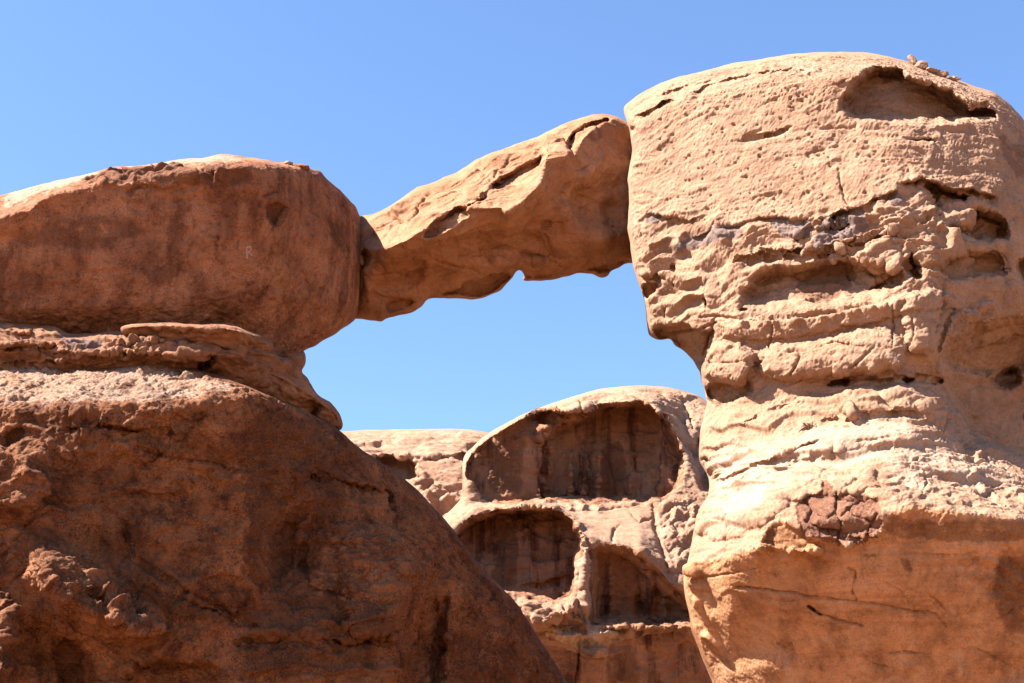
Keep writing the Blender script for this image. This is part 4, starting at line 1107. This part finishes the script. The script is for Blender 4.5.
fr.rubble([(560, 630), (600, 628), (622, 634), (612, 640), (598, 655), (578, 652), (560, 645), (545, 640)], 0.5, 0.9, 0.7, 4, 'fbm')
fr.rubble([(515, 600), (560, 604), (580, 606), (582, 624), (522, 626)], 0.4, 0.35, 0.9, 4, 'facet')
fr.rubble([(540, 628), (600, 628), (622, 632), (600, 640), (545, 640)], 0.9, 0.3, 0.9, 4, 'facet')
fr.paint('pale', [(545, 629), (600, 628), (622, 632), (612, 638), (598, 646), (570, 648), (548, 640)], 0.7, 3)
fr.ledge([(450, 628), (560, 629), (620, 628), (690, 627)], 0.9, 16, 4, 0.6)
fr.crack([(580, 635), (579, 660), (574, 690)], 1.4, 1.0)
fr.rubble([(575, 525), (590, 540), (588, 600), (592, 628), (574, 628), (580, 590), (582, 550)], 0.5, 0.4, 0.8, 3, 'facet')
fr.rubble([(660, 500), (700, 490), (700, 550), (680, 575), (664, 555), (656, 520)], 0.5, 0.9, 0.5, 6)
fr.gouge([(690, 440), (705, 425), (715, 500), (702, 492), (690, 470)], 2.0, 5)
for pts in ([(600, 400), (590, 407)], [(580, 402), (583, 410)], [(560, 409), (550, 405)], [(680, 395), (690, 410), (692, 430)], [(672, 405), (684, 412)], [(560, 510), (600, 508), (650, 505)], [(612, 540), (614, 530), (620, 525)], [(630, 512), (640, 520), (652, 518)]):
    fr.crack(pts, 1.2, 0.7)
fr.paint('stain_shade', [(600, 440), (628, 440), (628, 502), (598, 502)], 0.75, 4)
fr.paint('stain_shade', [(480, 440), (530, 425), (530, 500), (485, 500)], 0.6, 8)
fr.paint('stain_shade', [(495, 525), (520, 525), (520, 592), (490, 588)], 0.7, 4)
fr.paint('stain_shade', [(530, 412), (565, 408), (572, 424), (532, 424)], 0.5, 4)
fr.paint('stain_shade', [(600, 650), (640, 640), (650, 700), (600, 700)], 0.6, 8)
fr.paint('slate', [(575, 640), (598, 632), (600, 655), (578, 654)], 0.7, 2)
FAR_N = [('fbm', (0.12, 0.12, 0.15), 0.5, 3), ('facet', (0.3, 0.3, 0.45), 0.5, 1), ('facet', (0.9, 0.9, 1.4), 0.11, 1), ('facet', (2.5, 2.5, 3.5), 0.06, 1), ('strata', (1.6, 0.0), 0.25, 1), ('fbm', (1.2, 1.2, 2.2), 0.12, 4), ('billow', (3.5, 3.5, 5), 0.07, 3)]
build(fr, True, far, 'dome', [
    ('terrace', [(300, 500), (460, 503), (588, 503), (660, 502), (690, 490), (950, 610), (950, 740), (690, 630), (614, 640), (600, 655), (576, 654), (560, 646), (300, 632)]),
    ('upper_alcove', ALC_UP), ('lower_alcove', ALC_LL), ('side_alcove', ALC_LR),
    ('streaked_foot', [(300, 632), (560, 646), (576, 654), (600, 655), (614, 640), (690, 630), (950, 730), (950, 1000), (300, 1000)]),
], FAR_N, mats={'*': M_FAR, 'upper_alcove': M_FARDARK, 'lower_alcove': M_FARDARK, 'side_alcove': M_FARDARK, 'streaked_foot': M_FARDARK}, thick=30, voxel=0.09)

ridge = thing('rock_ridge', 'low pale rock ridge behind the left butte, beside the domed cliff', 'rock ridge', (-8, 128, 0))
rg_out = [(250, 445), (300, 436), (330, 433), (347, 431), (365, 430), (400, 429.5), (440, 428.5), (478, 430), (500, 436), (540, 450), (580, 480), (600, 600), (620, 970), (200, 970), (230, 600)]
rg_lines = [
    [(200, 440, 136), (340, 430, 136), (400, 428, 136), (440, 427, 136), (478, 429, 136), (600, 470, 138)],
    [(200, 462, 124), (370, 455, 124), (410, 456, 124), (460, 455, 124.5), (600, 490, 128)],
    [(200, 490, 122.5), (370, 484, 122.5), (420, 484, 122.5), (470, 485, 123), (600, 520, 126)],
    [(200, 540, 117), (420, 540, 117), (470, 540, 117.5), (600, 560, 120)],
    [(200, 970, 108), (620, 970, 110)],
]
rg = Sheet(rg_out, rg_lines, rim=(8, 2.0), blur=1.2, rough=0.5, seed=9)
rg.ledge([(370, 455), (410, 456), (440, 457), (462, 454)], 1.2, 10, 4)
rg.gouge([(370, 454), (406, 456), (416, 465), (426, 480), (412, 484), (380, 482), (360, 470)], 3.5, 5)
rg.gouge([(450, 458), (458, 452), (468, 450), (468, 462), (460, 462)], 2.5, 3)
rg.ledge([(355, 443), (378, 444), (390, 442)], 1.2, 5, 3)
rg.ledge([(420, 445), (440, 444), (452, 446)], 0.8, 5, 3)
rg.rubble([(410, 482), (440, 480), (470, 485), (468, 540), (420, 520)], 0, 2.0, 0.25, 6)
build(rg, True, ridge, 'ridge_face', (), FAR_N, mats={'*': M_FAR}, thick=30, voxel=0.14)

# ------------------------------------------------------------------ loose stones lying on the tops
def stone(x, y, Y, size, label, name='loose_rock', mat=M_PILLAR, seed=0, group=None, sq=(1, 1, 1), lean=0.0):
    """a broken angular stone: a ball cut by random planes, then roughened"""
    rng = np.random.default_rng(500 + seed)
    n0, n1 = 24, 36
    th = np.linspace(0, np.pi, n0)
    ph = np.linspace(0, 2 * np.pi, n1, endpoint=False)
    T, Pp = np.meshgrid(th, ph, indexing='ij')
    d = np.stack([np.sin(T) * np.cos(Pp), np.sin(T) * np.sin(Pp), np.cos(T)], axis=-1).reshape(-1, 3)
    nrm = rng.normal(size=(11, 3))
    nrm /= np.linalg.norm(nrm, axis=1)[:, None]
    off = 0.55 + 0.4 * rng.random(11)
    dots = d @ nrm.T
    r = np.min(np.where(dots > 0.05, off / np.maximum(dots, 0.05), 9), axis=1)
    r = np.minimum(r, 1.15) * (1 + 0.10 * fbm(d * 2.5 + seed, 4))
    v = d * r[:, None] * np.asarray(sq) * size
    v[:, 0] += v[:, 2] * lean
    v[:, 2] -= v[:, 2].min() + 0.3 * size
    vid = np.arange(n0 * n1).reshape(n0, n1)
    nx = np.roll(vid, -1, axis=1)
    q = np.stack([vid[:-1], vid[1:], nx[1:], nx[:-1]], axis=-1).reshape(-1, 4)
    o = mesh_obj(name, v, q, mat, None, None, smooth=False)
    o.location = place(np.array(float(x)), np.array(float(y)), np.array(float(Y)))
    return tag(o, label, 'rock', group)


G = 'loose stones on the rock tops'
stone(913.5, 64.5, 53.9, 0.25, 'small pointed stone, uppermost of the row down the right pillar crest', 'loose_rock', seed=1, group=G, sq=(1.0, 0.8, 1.0), lean=-0.2)
stone(922, 69, 53.8, 0.25, 'blunt stone second from the top of the row down the pillar crest', seed=2, group=G, sq=(1.2, 0.9, 0.9))
stone(932, 72.5, 53.8, 0.24, 'low wide stone in the middle of the row down the pillar crest', seed=3, group=G, sq=(1.5, 1.0, 0.6))
stone(942, 76.5, 53.8, 0.22, 'jagged stone second from the lower end of the row down the pillar crest', seed=4, group=G, sq=(1.4, 1.0, 0.8))
stone(953, 81, 53.8, 0.2, 'last small stone at the lower end of the row down the pillar crest', seed=5, group=G, sq=(1.6, 1.0, 0.7))
stone(288, 165, 51.2, 0.15, 'small pointed pale stone on the right end of the left butte top', seed=6, group=G, mat=M_PILLAR, sq=(1.2, 0.9, 0.9))
stone(302, 168, 51.4, 0.30, 'flat brown stone slab on the right shoulder of the left butte', 'stone_slab', seed=7, group=G, mat=M_CAP, sq=(1.3, 0.9, 0.35))

# pale letter scratched on the shaded cap
def letter():
    cp = [o for o in left.children if o.name.startswith('cap_rock')][0]
    bpy.context.view_layer.update()
    inv = cp.matrix_world.inverted()
    vs, fs = [], []
    for pts in ([(246.6, 247), (247.2, 258.5)], [(246.6, 247.2), (249.5, 246.6), (251.4, 248.4), (250.6, 251), (247.4, 252.4)], [(248.6, 252.2), (252.2, 255.6)]):
        p = resample(pts, 0.4)
        for k in range(len(p) - 1):
            t = p[k + 1] - p[k]
            nrm = np.array([-t[1], t[0]]) / max(np.hypot(*t), 1e-6) * 0.55
            quad = []
            for c in (p[k] - nrm, p[k + 1] - nrm, p[k + 1] + nrm, p[k] + nrm):
                a = place(np.array(c[0]), np.array(c[1]), np.array(30.0))
                ro = inv @ Vector(CAM)
                rd = (inv.to_3x3() @ (Vector(a) - Vector(CAM))).normalized()
                hit, loc, nn, _ = cp.ray_cast(ro, rd)
                if not hit:
                    break
                quad.append(loc - rd * 0.02)
            if len(quad) == 4:
                n = len(vs)
                vs += [tuple(v) for v in quad]
                fs.append((n, n + 1, n + 2, n + 3))
    if not fs:
        return
    m = bpy.data.materials.new('pale scratched rock')
    m.use_nodes = True
    nt = m.node_tree
    b = nt.nodes['Principled BSDF']
    b.inputs['Roughness'].default_value = 0.95
    nz = nt.nodes.new('ShaderNodeTexNoise')
    nz.inputs['Scale'].default_value = 14
    rp = nt.nodes.new('ShaderNodeValToRGB')
    rp.color_ramp.elements[0].color = (0.20, 0.11, 0.075, 1)
    rp.color_ramp.elements[1].color = (0.44, 0.31, 0.25, 1)
    nt.links.new(nz.outputs['Fac'], rp.inputs['Fac'])
    nt.links.new(rp.outputs['Color'], b.inputs['Base Color'])
    o = mesh_obj('scratched_letter', np.array(vs), np.array(fs), m, left, None, False)
    o.parent = cp


letter()
